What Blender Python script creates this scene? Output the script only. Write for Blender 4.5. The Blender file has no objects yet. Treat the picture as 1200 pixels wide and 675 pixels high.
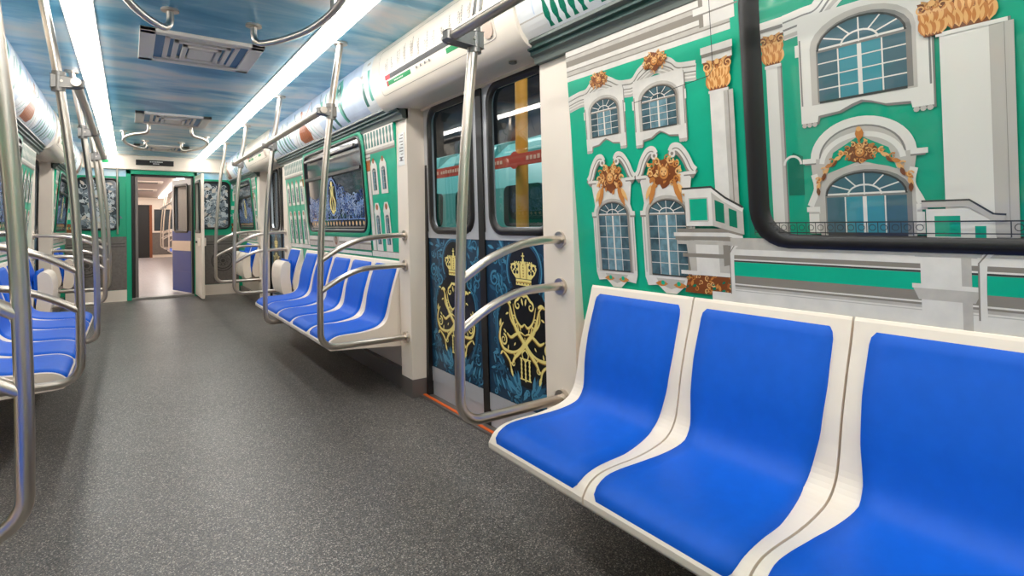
import bpy, math, random
from mathutils import Vector, Matrix
from mathutils.geometry import tessellate_polygon
PI = math.pi
SC = bpy.context.scene
COL = SC.collection
H = 2.16                       # ceiling height
YE = 9.86                      # end wall
YB = -2.4                      # behind the camera
# ------------------------------------------------------------------ materials
def lin(c):
    c /= 255.0
    return c/12.92 if c <= .04045 else ((c+.055)/1.055)**2.4
MATS = {}
def mat(name, rgb, rough=.5, metal=0., emit=0., coat=0., noise=None, bump=0., spec=.5):
    if name in MATS: return MATS[name]
    m = bpy.data.materials.new(name); m.use_nodes = True
    nt = m.node_tree; b = nt.nodes['Principled BSDF']
    col = (lin(rgb[0]), lin(rgb[1]), lin(rgb[2]), 1)
    b.inputs['Base Color'].default_value = col
    b.inputs['Roughness'].default_value = rough
    b.inputs['Metallic'].default_value = metal
    b.inputs['Specular IOR Level'].default_value = spec
    if coat: b.inputs['Coat Weight'].default_value = coat; b.inputs['Coat Roughness'].default_value = .04
    if emit:
        b.inputs['Emission Color'].default_value = col; b.inputs['Emission Strength'].default_value = emit
    if noise or bump:
        tc = nt.nodes.new('ShaderNodeTexCoord'); n = nt.nodes.new('ShaderNodeTexNoise')
        n.inputs['Scale'].default_value = noise[0] if noise else 60; n.inputs['Detail'].default_value = 4
        nt.links.new(tc.outputs['Object'], n.inputs['Vector'])
        if noise:
            r = nt.nodes.new('ShaderNodeValToRGB'); k = noise[1]
            r.color_ramp.elements[0].position = .35; r.color_ramp.elements[1].position = .65
            r.color_ramp.elements[0].color = (col[0]*(1-k), col[1]*(1-k), col[2]*(1-k), 1)
            r.color_ramp.elements[1].color = (min(1, col[0]*(1+k)), min(1, col[1]*(1+k)), min(1, col[2]*(1+k)), 1)
            nt.links.new(n.outputs['Fac'], r.inputs['Fac']); nt.links.new(r.outputs['Color'], b.inputs['Base Color'])
        if bump:
            bp = nt.nodes.new('ShaderNodeBump'); bp.inputs['Strength'].default_value = bump; bp.inputs['Distance'].default_value = .002
            nt.links.new(n.outputs['Fac'], bp.inputs['Height']); nt.links.new(bp.outputs['Normal'], b.inputs['Normal'])
    MATS[name] = m
    return m
cream = mat('cream_plastic', (243, 228, 212), .32, noise=(3, .02))
cream2 = mat('cream_header', (246, 234, 218), .28)
blue = mat('blue_seat', (0, 92, 206), .5, bump=.10, noise=(25, .03), spec=.3)
steel = mat('brushed_steel', (208, 197, 186), .29, 1.)
steel_d = mat('dull_steel', (150, 146, 142), .4, .9)
grey = mat('grey_metal', (128, 120, 116), .38, .6)
silver = mat('silver_door', (198, 198, 202), .38, .35)
black = mat('black_rubber', (26, 22, 20), .38)
rail_dark = mat('dark_ledge', (22, 66, 60), .42)
ledge_g = mat('ledge_grey', (104, 112, 106), .42)
greenp = mat('green_paint', (0, 158, 118), .35)
grey_panel = mat('grey_print_panel', (112, 104, 98), .45, noise=(30, .12))
groove = mat('groove', (64, 58, 54), .6)
orange = mat('orange_sill', (225, 98, 30), .5)
# print colours
g_green = mat('print_green', (0, 178, 140), .3, noise=(9, .05))
g_green2 = mat('print_green_deep', (0, 122, 92), .3)
g_white = mat('print_stone_white', (232, 224, 214), .32, noise=(22, .05))
g_stone = mat('print_stone_grey', (196, 187, 176), .32, noise=(30, .07))
g_shade = mat('print_stone_dark', (144, 134, 122), .35)
g_dark = mat('print_dark_line', (62, 60, 56), .35)
g_glass = mat('print_glass', (72, 98, 106), .25, noise=(28, .35))
g_glass2 = mat('print_glass_light', (112, 146, 156), .25, noise=(40, .25))
g_gold = mat('print_gold', (208, 132, 62), .35)
g_goldl = mat('print_gold_light', (242, 188, 120), .35)
g_goldd = mat('print_gold_dark', (136, 72, 32), .35)
s_pale = mat('print_sky_pale', (206, 218, 236), .3, noise=(5, .10))
s_white = mat('print_white', (238, 240, 240), .3)
s_teal = mat('print_teal', (92, 178, 158), .3)
s_dteal = mat('print_teal_dark', (20, 104, 92), .3)
s_brown = mat('print_brown', (172, 88, 42), .3)
s_skin = mat('print_pink', (232, 172, 148), .3)
d_black = mat('door_print_black', (10, 12, 16), .3)
d_blue = mat('door_print_blue', (36, 92, 124), .3)
d_blue2 = mat('door_print_blue_light', (72, 140, 172), .3)
d_blue3 = mat('door_print_blue_dark', (20, 54, 80), .3)
d_gold = mat('door_print_gold', (246, 226, 140), .3)
d_gold2 = mat('door_print_gold_deep', (176, 134, 48), .3)
o_blue = mat('ornament_blue', (124, 154, 208), .2)
o_bg = mat('ornament_background', (44, 52, 66), .12, coat=.6)
w_white = mat('paper_white', (236, 234, 230), .5)
t_grey = mat('text_grey', (120, 112, 108), .5)
t_red = mat('map_red', (196, 40, 50), .5)
t_green = mat('map_green', (0, 150, 84), .5)
t_black = mat('map_black', (24, 22, 22), .4)
lampm = mat('lamp_diffuser', (255, 252, 246), .5, emit=15.0)

def win_print(name, rgb):
    return mat(name, rgb, .3, coat=1.)
p_green = win_print('pane_green', (0, 156, 122)); p_green2 = win_print('pane_green_deep', (0, 108, 84))
p_white = win_print('pane_stone', (222, 216, 206)); p_stone = win_print('pane_stone_grey', (186, 178, 168))
p_shade = win_print('pane_stone_dark', (126, 122, 116)); p_dark = win_print('pane_dark', (56, 56, 54))
p_glass = win_print('pane_glass_dark', (64, 98, 108)); p_glass2 = win_print('pane_glass_light', (60, 138, 150))
p_gold = win_print('pane_gold', (190, 120, 58)); p_goldl = win_print('pane_gold_light', (222, 168, 104)); p_goldd = win_print('pane_gold_dark', (118, 66, 32))

def glass_mat():
    m = bpy.data.materials.new('clear_pane'); m.use_nodes = True
    nt = m.node_tree; nt.nodes.clear()
    o = nt.nodes.new('ShaderNodeOutputMaterial'); mx = nt.nodes.new('ShaderNodeMixShader')
    t = nt.nodes.new('ShaderNodeBsdfTransparent'); g = nt.nodes.new('ShaderNodeBsdfGlossy');     t.inputs['Color'].default_value = (.80, .86, .86, 1); g.inputs['Roughness'].default_value = .02
    mx.inputs[0].default_value = .11; nt.links.new(t.outputs[0], mx.inputs[1]); nt.links.new(g.outputs[0], mx.inputs[2])
    nt.links.new(mx.outputs[0], o.inputs['Surface'])
    return m
glass = glass_mat()

def floor_mat(name, base, spk, rough, bumpy=True):
    m = bpy.data.materials.new(name); m.use_nodes = True
    nt = m.node_tree; b = nt.nodes['Principled BSDF']; L = nt.links.new
    tc = nt.nodes.new('ShaderNodeTexCoord')
    n = nt.nodes.new('ShaderNodeTexNoise'); n.inputs['Scale'].default_value = 150; n.inputs['Detail'].default_value = 5; n.inputs['Roughness'].default_value = .8
    n2 = nt.nodes.new('ShaderNodeTexVoronoi'); n2.inputs['Scale'].default_value = 95
    n3 = nt.nodes.new('ShaderNodeTexNoise'); n3.inputs['Scale'].default_value = 1.7; n3.inputs['Detail'].default_value = 3
    for q in (n, n2, n3): L(tc.outputs['Object'], q.inputs['Vector'])
    bl = [lin(x) for x in base]; sl = [lin(x) for x in spk]
    n2.inputs['Scale'].default_value = 290; sp_ = nt.nodes.new('ShaderNodeSeparateColor'); L(n2.outputs['Color'], sp_.inputs['Color'])
    r = nt.nodes.new('ShaderNodeValToRGB'); r.color_ramp.interpolation = 'CONSTANT'; e = r.color_ramp.elements
    e[0].position = 0; e[0].color = (bl[0]*.32, bl[1]*.32, bl[2]*.34, 1); e[1].position = .92; e[1].color = (*sl, 1)
    for ps, k, w in ((.25, .62, 1.0), (.45, 1.0, .94), (.70, 1.6, 1.06)):
        q = e.new(ps); q.color = (bl[0]*k*w, bl[1]*k, bl[2]*k/w, 1)
    L(sp_.outputs['Red'], r.inputs['Fac']); L(r.outputs['Color'], b.inputs['Base Color'])
    mr = nt.nodes.new('ShaderNodeMapRange'); mr.inputs['To Min'].default_value = rough-.05; mr.inputs['To Max'].default_value = rough+.08
    L(n3.outputs['Fac'], mr.inputs['Value']); L(mr.outputs['Result'], b.inputs['Roughness'])
    bp = nt.nodes.new('ShaderNodeBump'); bp.inputs['Strength'].default_value = .12; bp.inputs['Distance'].default_value = .001
    L(n.outputs['Fac'], bp.inputs['Height']); L(bp.outputs['Normal'], b.inputs['Normal'])
    return m
floorm = floor_mat('speckled_floor', (92, 88, 85), (172, 165, 156), .38)
floorm2 = floor_mat('glare_floor', (170, 160, 160), (210, 204, 204), .3)  # next car's floor: washed-out glare put into a lighter base colour

def sky_mat(name):
    m = bpy.data.materials.new(name); m.use_nodes = True
    nt = m.node_tree; b = nt.nodes['Principled BSDF']; L = nt.links.new
    tc = nt.nodes.new('ShaderNodeTexCoord'); mp = nt.nodes.new('ShaderNodeMapping'); mp.inputs['Scale'].default_value = (.8, 1.9, 1)
    mp.inputs['Rotation'].default_value = (0, 0, .25)
    n = nt.nodes.new('ShaderNodeTexNoise'); n.inputs['Scale'].default_value = 1.5; n.inputs['Detail'].default_value = 6; n.inputs['Roughness'].default_value = .55
    n.inputs['Distortion'].default_value = .5
    L(tc.outputs['Object'], mp.inputs['Vector']); L(mp.outputs['Vector'], n.inputs['Vector'])
    r = nt.nodes.new('ShaderNodeValToRGB'); e = r.color_ramp.elements
    stops = [(.32, (40, 138, 184)), (.43, (92, 172, 206)), (.50, (144, 198, 220)), (.57, (190, 214, 224)), (.67, (218, 220, 222))]
    e[0].position = stops[0][0]; e[0].color = (*[lin(x) for x in stops[0][1]], 1)
    e[1].position = stops[-1][0]; e[1].color = (*[lin(x) for x in stops[-1][1]], 1)
    for p, c in stops[1:-1]:
        q = e.new(p); q.color = (*[lin(x) for x in c], 1)
    L(n.outputs['Fac'], r.inputs['Fac']); L(r.outputs['Color'], b.inputs['Base Color'])
    b.inputs['Roughness'].default_value = .33
    return m
skym = sky_mat('painted_sky')

# ------------------------------------------------------------------ mesh builder
class MB:
    def __init__(s): s.v = []; s.f = []; s.m = []; s.mats = []; s.sm = []
    def mi(s, m):
        if m not in s.mats: s.mats.append(m)
        return s.mats.index(m)
    def add(s, vs, fs, m, smooth=False):
        o = len(s.v); s.v += [tuple(p) for p in vs]; k = s.mi(m)
        for f in fs: s.f.append([i+o for i in f]); s.m.append(k); s.sm.append(smooth)
        return s
    def box(s, x0, x1, y0, y1, z0, z1, m):
        x0, x1 = sorted((x0, x1)); y0, y1 = sorted((y0, y1)); z0, z1 = sorted((z0, z1))
        v = [(x, y, z) for x in (x0, x1) for y in (y0, y1) for z in (z0, z1)]
        return s.add(v, [(0, 1, 3, 2), (4, 6, 7, 5), (0, 4, 5, 1), (2, 3, 7, 6), (0, 2, 6, 4), (1, 5, 7, 3)], m)
    def extr(s, prof, y0, y1, m, caps=True, smooth=False, closed=True):      # profile (x,z) along y
        n = len(prof); v = [(x, y0, z) for x, z in prof]+[(x, y1, z) for x, z in prof]
        rng = range(n if closed else n-1)
        s.add(v, [(i, (i+1) % n, n+(i+1) % n, n+i) for i in rng], m, smooth)
        if caps and closed:
            tri = tessellate_polygon([[Vector((x, z, 0)) for x, z in prof]])
            s.add([(x, y0, z) for x, z in prof], [tuple(t) for t in tri], m)
            s.add([(x, y1, z) for x, z in prof], [tuple(reversed(t)) for t in tri], m)
        return s
    def tube(s, pts, r, m, n=14, caps=True):
        P = [Vector(p) for p in pts]; rings = []; up = None
        for i, p in enumerate(P):
            t = (P[min(i+1, len(P)-1)]-P[max(i-1, 0)]).normalized()
            if up is None:
                up = Vector((0, 0, 1)) if abs(t.z) < .9 else Vector((1, 0, 0))
            up = (up-t*up.dot(t)).normalized(); w = t.cross(up)
            rr = r[i] if isinstance(r, (list, tuple)) else r
            rings += [p+(up*math.cos(2*PI*k/n)+w*math.sin(2*PI*k/n))*rr for k in range(n)]
        fs = [(i*n+k, i*n+(k+1) % n, (i+1)*n+(k+1) % n, (i+1)*n+k) for i in range(len(P)-1) for k in range(n)]
        s.add(rings, fs, m, True)
        if caps:
            s.add(rings[:n], [tuple(range(n))], m); s.add(rings[-n:], [tuple(reversed(range(n)))], m)
        return s
    def cyl(s, a, b, r, m, n=20): return s.tube([a, b], r, m, n)
    def grid(s, rows, m, smooth=True, flip=False):
        nr, nc = len(rows), len(rows[0]); v = [p for row in rows for p in row]
        fs = [(i*nc+j, i*nc+j+1, (i+1)*nc+j+1, (i+1)*nc+j) for i in range(nr-1) for j in range(nc-1)]
        if flip: fs = [tuple(reversed(f)) for f in fs]
        return s.add(v, fs, m, smooth)
    def mirror(s):
        s.v = [(-x, y, z) for x, y, z in s.v]; s.f = [list(reversed(f)) for f in s.f]; return s
    def build(s, name, parent=None, origin=(0, 0, 0), bevel=0., seg=2, mods=None):
        me = bpy.data.meshes.new(name); ox, oy, oz = origin
        me.from_pydata([(x-ox, y-oy, z-oz) for x, y, z in s.v], [], s.f)
        for m in s.mats: me.materials.append(m)
        me.polygons.foreach_set('material_index', s.m); me.polygons.foreach_set('use_smooth', s.sm)
        me.update()
        return link(name, me, parent, (0, 0, 0) if parent else origin, bevel, seg)
def link(name, me, parent=None, loc=(0, 0, 0), bevel=0., seg=2):
    o = bpy.data.objects.new(name, me); COL.objects.link(o); o.location = loc
    if parent: o.parent = parent
    if bevel:
        b = o.modifiers.new('bevel', 'BEVEL'); b.width = bevel; b.segments = seg; b.limit_method = 'ANGLE'; b.angle_limit = .7
        b.harden_normals = False
    return o
def empty(name, loc, label=None, cat=None, group=None, kind=None):
    o = bpy.data.objects.new(name, None); COL.objects.link(o); o.location = loc; o.empty_display_size = .1
    return tag(o, label, cat, group, kind)
def tag(o, label=None, cat=None, group=None, kind=None):
    if label: o['label'] = label
    if cat: o['category'] = cat
    if group: o['group'] = group
    if kind: o['kind'] = kind
    return o
def struct(o, label=None, cat=None): return tag(o, label, cat, None, 'structure')
def relabel(o, label, group=None): o['label'] = label; return o
def copy_tree(o, parent=None):
    c = o.copy(); COL.objects.link(c)
    if parent: c.parent = parent
    for ch in list(o.children): copy_tree(ch, c)
    return c

def lerp(a, b, t): return a+(b-a)*t
def interp(x, xs, ys):
    if x <= xs[0]: return ys[0]
    for i in range(1, len(xs)):
        if x <= xs[i]: return lerp(ys[i-1], ys[i], (x-xs[i-1])/(xs[i]-xs[i-1]))
    return ys[-1]
def spline(pts, n=8):
    P = [Vector(p) for p in pts]; out = []
    for i in range(len(P)-1):
        p0 = P[max(i-1, 0)]; p1 = P[i]; p2 = P[i+1]; p3 = P[min(i+2, len(P)-1)]
        for k in range(n):
            t = k/n
            out.append(.5*((2*p1)+(-p0+p2)*t+(2*p0-5*p1+4*p2-p3)*t*t+(-p0+3*p1-3*p2+p3)*t**3))
    out.append(P[-1]); return out

# ------------------------------------------------------------------ flat prints
def clip_band(poly, lo, hi):
    for lim, sg in ((lo, 1), (hi, -1)):
        out = []
        for i in range(len(poly)):
            a, b = poly[i-1], poly[i]; da, db = (a[1]-lim)*sg, (b[1]-lim)*sg
            if (da > 0) != (db > 0) and abs(da-db) > 1e-12:
                t = da/(da-db); out.append((a[0]+(b[0]-a[0])*t, lim))
            if db > 0: out.append(b)
        poly = out
        if len(poly) < 3: return []
    return poly
class Print:
    """shapes printed on a surface: fn(a, b, off) -> 3-D point"""
    def __init__(s, fn, mb=None, step=.0005, maxe=None, base=.0004): s.fn = fn; s.mb = mb or MB(); s.k = 1; s.step = 2.0e-5; s.base = base; s.maxe = maxe
    def _off(s): s.k += 1; return s.base+s.k*s.step
    def lay(s, k): s.k = k; return s
    def tris(s, P, T, m, off):
        if getattr(s.fn, 'knots', None):
            K = s.fn.knots
            for t in T:
                tri = [P[i] for i in t]
                for i in range(len(K)-1):
                    q = clip_band(tri, K[i] if i else -9, K[i+1] if i < len(K)-2 else 9)
                    if len(q) > 2: s.mb.add([s.fn.seg(x, y, off, i) for x, y in q], [tuple(range(len(q)))], m)
        elif s.maxe:
            st = [tuple(P[i] for i in t) for t in T]; out = []
            while st:
                a, b, c = st.pop(); e = [(Vector(a)-Vector(b)).length, (Vector(b)-Vector(c)).length, (Vector(c)-Vector(a)).length]
                M = max(e)
                if M < s.maxe or (max(a[1], b[1], c[1])-min(a[1], b[1], c[1]) < .02 and M < .4): out.append((a, b, c)); continue
                i = e.index(M)
                if i == 1: a, b, c = b, c, a
                elif i == 2: a, b, c = c, a, b
                q = ((a[0]+b[0])/2, (a[1]+b[1])/2); st += [(a, q, c), (q, b, c)]
            for t in out: s.mb.add([s.fn(x, y, off) for x, y in t], [(0, 1, 2)], m)
        else:
            s.mb.add([s.fn(x, y, off) for x, y in P], T, m)
    def poly(s, pts, m, off=None):
        off = off or s._off(); pts = [tuple(p[:2]) for p in pts]
        T = tessellate_polygon([[Vector((x, y, 0)) for x, y in pts]])
        s.tris(pts, [tuple(t) for t in T], m, off)
    def rect(s, a0, a1, b0, b1, m): s.poly([(a0, b0), (a1, b0), (a1, b1), (a0, b1)], m)
    def disc(s, a, b, r, m, n=14, ry=None):
        ry = ry or r; s.poly([(a+r*math.cos(2*PI*i/n), b+ry*math.sin(2*PI*i/n)) for i in range(n)], m)
    def stroke(s, pts, w, m, off=None, taper=False, smooth=0):
        off = off or s._off()
        if smooth: pts = [(p.x, p.y) for p in spline([(x, y, 0) for x, y in pts], smooth)]
        n = len(pts); Lf = []; R = []
        for i in range(n):
            a = pts[max(i-1, 0)]; b = pts[min(i+1, n-1)]; dx, dy = b[0]-a[0], b[1]-a[1]; l = math.hypot(dx, dy) or 1
            ww = w[i*(len(w)-1)//(n-1)] if isinstance(w, (list, tuple)) else w
            if taper: ww *= math.sin(PI*(.12+.88*(1-i/(n-1))))*.9+.12 if taper == 1 else .25+.75*(1-i/(n-1))
            nx, ny = -dy/l*ww/2, dx/l*ww/2
            Lf.append((pts[i][0]+nx, pts[i][1]+ny)); R.append((pts[i][0]-nx, pts[i][1]-ny))
        s.tris(Lf+R, [(i, i+1, n+i+1) for i in range(n-1)]+[(i, n+i+1, n+i) for i in range(n-1)], m, off)
    def spiral(s, a, b, r, m, w, turns=1.4, a0=0, d=1, n=26, tail=None):
        pts = [(a+r*(1-.85*i/n)*math.cos(a0+d*turns*2*PI*i/n), b+r*(1-.85*i/n)*math.sin(a0+d*turns*2*PI*i/n)) for i in range(n+1)]
        if tail: pts = tail+pts
        s.stroke(pts, w, m, taper=2)
    def arc(s, a, b, r, m, w, t0, t1, n=16, ry=None):
        ry = ry or r
        s.stroke([(a+r*math.cos(lerp(t0, t1, i/n)), b+ry*math.sin(lerp(t0, t1, i/n))) for i in range(n+1)], w, m)
    def leaf(s, a, b, l, ang, m, w=.35):
        c, d = math.cos(ang), math.sin(ang); pts = []
        for t, k in ((0, .05), (.25, .8), (.5, 1), (.75, .7), (1, 0), (.75, -.55), (.5, -.8), (.25, -.6)):
            x, y = t*l, k*l*w*.5; pts.append((a+x*c-y*d, b+x*d+y*c))
        s.poly(pts, m)

def rrect(a0, a1, b0, b1, r, n=6):
    pts = []
    for cx, cy, t in ((a1-r, b1-r, 0), (a0+r, b1-r, PI/2), (a0+r, b0+r, PI), (a1-r, b0+r, 1.5*PI)):
        pts += [(cx+r*math.cos(t+PI/2*i/n), cy+r*math.sin(t+PI/2*i/n)) for i in range(n+1)]
    return pts
def ring_frame(mb, fn, out, inn, d0, d1, m):
    """a raised frame between two equal-length outlines; fn(a,b,off)"""
    n = len(out)
    v = [fn(*p, d0) for p in out]+[fn(*p, d1) for p in [((o[0]*.85+i[0]*.15), (o[1]*.85+i[1]*.15)) for o, i in zip(out, inn)]]
    v += [fn(*p, d1) for p in [((o[0]*.2+i[0]*.8), (o[1]*.2+i[1]*.8)) for o, i in zip(out, inn)]]+[fn(*p, d0) for p in inn]
    fs = [(k*n+i, k*n+(i+1) % n, (k+1)*n+(i+1) % n, (k+1)*n+i) for k in range(3) for i in range(n)]
    mb.add(v, fs, m, True)

# ------------------------------------------------------------------ plan
def wx(z): return 1.10-.0815*(z-.83)
def wall_fn(s): return lambda a, b, off: (s*(wx(b)-off), a, b)
DOORS = [(1.79, 3.13), (6.46, 7.80)]          # door openings along the car
PILL = [(1.60, 1.79), (3.13, 3.29), (6.28, 6.46), (7.80, 7.96)]
SIDE = {1: 'right', -1: 'left'}

# ---- floor, ceiling, walls
fm = MB(); fm.box(-1.25, 1.25, YB, YE+.06, -.06, 0, floorm); struct(fm.build('floor'), 'dark grey speckled rubber floor of the train car', 'floor')
cm = MB(); cm.box(-.925, .925, YB, YE+.06, H, H+.05, skym); struct(cm.build('ceiling'), 'ceiling printed with a blue cloudy sky', 'ceiling')

WINS = {'near': (-.66, .872, 1.005, 1.79), 'far': (3.86, 5.46, 1.025, 1.755), 'end': (8.28, 9.50, 1.04, 1.755)}
BAYS = [(YB, 1.60), (3.29, 6.28), (7.96, YE)]
def wall_sheet(s):
    mb = MB(); T = .05
    def slab(y0, y1, z0, z1, m):
        p = [(wx(z0), z0), (wx(z1), z1), (wx(z1)+T, z1), (wx(z0)+T, z0)]
        mb.extr([(s*x, z) for x, z in p], y0, y1, m)
    for y0, y1 in BAYS:
        slab(y0, y1, .10, .70, cream); slab(y0, y1, .70, 1.86, g_green)
    return mb
# ---- facade prints
def gold_mask(p, a, b, w, h, seed, G):
    """carved gilded cartouche: scrolls and foliage round a small face"""
    g, gl, gd = G; rnd = random.Random(seed); R = lambda x, y: rnd.uniform(x, y)
    n = 40; ph = R(0, 6)
    p.poly([(a+w/2*(.78+.10*math.sin(5*2*PI*i/n+ph)+.09*R(-1, 1))*math.cos(2*PI*i/n), b+h/2*(.78+.10*math.sin(7*2*PI*i/n)+.09*R(-1, 1))*math.sin(2*PI*i/n)) for i in range(n)], gd)
    m = min(w, h)
    for i in range(34):
        t = 2*PI*R(0, 1); r = R(.15, .82); x, y = a+w/2*r*math.cos(t), b+h/2*r*math.sin(t)
        if i % 3: p.leaf(x, y, m*R(.12, .2), t+R(-1.2, 1.2), (g, g, gl)[i % 3], .55)
        else: p.spiral(x, y, m*R(.07, .11), gl if i % 2 else g, m*.04, 1.1, R(0, 6), 1 if i % 2 else -1, 10)
    for sx in (-1, 1):
        for k in range(4):
            t = PI/2+sx*(.5+.55*k); p.spiral(a+w*.36*math.cos(t), b+h*.36*math.sin(t), m*.11, g if k % 2 else gl, m*.06, 1.1, t, -sx, 10)
    p.disc(a, b-h*.02, w*.15, gd, 14, h*.21); p.disc(a, b, w*.125, g, 14, h*.18); p.disc(a, b+h*.03, w*.085, gl, 12, h*.12)
    for sx in (-1, 1): p.disc(a+sx*w*.045, b+h*.035, w*.02, gd, 7); p.leaf(a+sx*w*.05, b+h*.14, h*.14, PI/2-sx*.6, gl, .4)
    p.leaf(a-w*.01, b-h*.0, h*.07, -PI/2, gd, .5); p.stroke([(a-w*.045, b-h*.085), (a, b-h*.10), (a+w*.045, b-h*.085)], m*.03, gd)
def capital(p, c, w, z, cap, G):
    g, gl, gd = G; rnd = random.Random(int(abs(c)*1000))
    p.poly([(c-w*.5, z), (c+w*.5, z), (c+w*.58, z+cap*.5), (c+w*.82, z+cap*.85), (c-w*.82, z+cap*.85), (c-w*.58, z+cap*.5)], gd)
    for row, (zz, ln, n) in enumerate(((.02, .42, 6), (.30, .40, 5))):
        for k in range(n):
            x = c+w*(-.46+.92*k/(n-1)); p.leaf(x, z+cap*zz, cap*ln, PI/2-(x-c)/w*.5, g if (k+row) % 2 else gl, .5)
            p.leaf(x, z+cap*(zz+.03), cap*ln*.7, PI/2-(x-c)/w*.5, gl if (k+row) % 2 else g, .28)
            p.spiral(x, z+cap*(zz+ln*.88), cap*.055, gd, cap*.025, 1., 0, 1, 8)
    for sx in (-1, 1):
        p.spiral(c+sx*w*.58, z+cap*.70, cap*.17, gl, cap*.07, 1.5, PI/2, sx, 18, tail=[(c+sx*w*.12, z+cap*.58), (c+sx*w*.35, z+cap*.84)])
        p.spiral(c+sx*w*.18, z+cap*.72, cap*.09, g, cap*.04, 1.3, PI/2, -sx, 12)
    p.disc(c, z+cap*.80, cap*.08, gl, 10)
def arch_pts(c, w, zb, zt, n=12):
    r = w; pts = [(c-w, zb), (c+w, zb)]; sp = zt-min(r, .62*w)
    return pts+[(c+w*math.cos(PI*i/n), sp+(zt-sp)*math.sin(PI*i/n)) for i in range(n+1)], sp
def facade_window(p, c, w, zb, zt, S, cols=4, rows=4):
    """arched window with reveal, glazing bars and fan head"""
    wh, st, sh, dk, gl, gl2 = S
    o, sp = arch_pts(c, w*1.2, zb-.004, zt+w*.22); p.poly(o, st)
    o, sp = arch_pts(c-w*.04, w*1.08, zb, zt+w*.08); p.poly(o, sh)
    o, sp = arch_pts(c, w, zb, zt); p.poly(o, gl)
    for i in range(cols):
        for j in range(rows):
            a0 = c-w+2*w*i/cols+w*.03; b0 = zb+(sp-zb)*j/rows+.002
            if (i*7+j*3) % 3: p.rect(a0, a0+2*w/cols-w*.06, b0, b0+(sp-zb)/rows-.004, gl2)
    k = p._off()
    for i in range(1, cols):
        x = c-w+2*w*i/cols; p.stroke([(x, zb), (x, sp if i != cols//2 else sp)], w*(.1 if i == cols//2 else .035), wh, k)
    for j in range(1, rows): z = zb+(sp-zb)*j/rows; p.stroke([(c-w, z), (c+w, z)], w*.03, wh)
    p.stroke([(c-w*1.02, sp), (c+w*1.02, sp)], w*.09, sh); p.stroke([(c-w*1.02, sp+w*.04), (c+w*1.02, sp+w*.04)], w*.05, wh)
    hh = zt-sp
    for i in range(1, 6):
        t = PI*i/6; p.stroke([(c+w*.42*math.cos(t), sp+hh*.45*math.sin(t)), (c+w*math.cos(t), sp+hh*math.sin(t))], w*.035, wh)
    p.arc(c, sp, w*.42, wh, w*.045, 0, PI, 12, hh*.45); p.stroke([(c, sp), (c, sp+hh*.45)], w*.03, wh)
    p.arc(c, sp, w, dk, w*.05, 0, PI, 14, hh)
    p.stroke([(c-w, zb), (c+w, zb)], w*.06, dk)
def win_upper(p, c, w, zb, zt, S, G, seed, mask=True):
    """rectangular surround with ears below, wavy apron and mask above"""
    wh, st, sh, dk, gl, gl2 = S; W = w*1.5
    o = [(c-W, zb-.035), (c-W*.72, zb-.035), (c-W*.7, zb-.02), (c-W*.35, zb-.016), (c-W*.15, zb-.004), (c, zb+.002), (c+W*.15, zb-.004), (c+W*.35, zb-.016), (c+W*.7, zb-.02), (c+W*.72, zb-.035), (c+W, zb-.035), (c+W, zt+.02), (c+W*.96, zt+.035), (c-W*.96, zt+.035), (c-W, zt+.02)]
    p.poly([(a-.004, b-.006) for a, b in o], sh); p.poly(o, wh)
    for sx in (-1, 1):
        for k in range(3): p.disc(c+sx*W*(.77+.09*k), zb-.04, .006, st, 8)
        p.stroke([(c+sx*W*.97, zt-.02), (c+sx*W*.97, zb+.01)], .004, sh)
        p.rect(c+sx*W*1.0, c+sx*W*1.06, zt-.06, zt-.03, wh)
    facade_window(p, c, w, zb+.012, zt, S)
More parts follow.
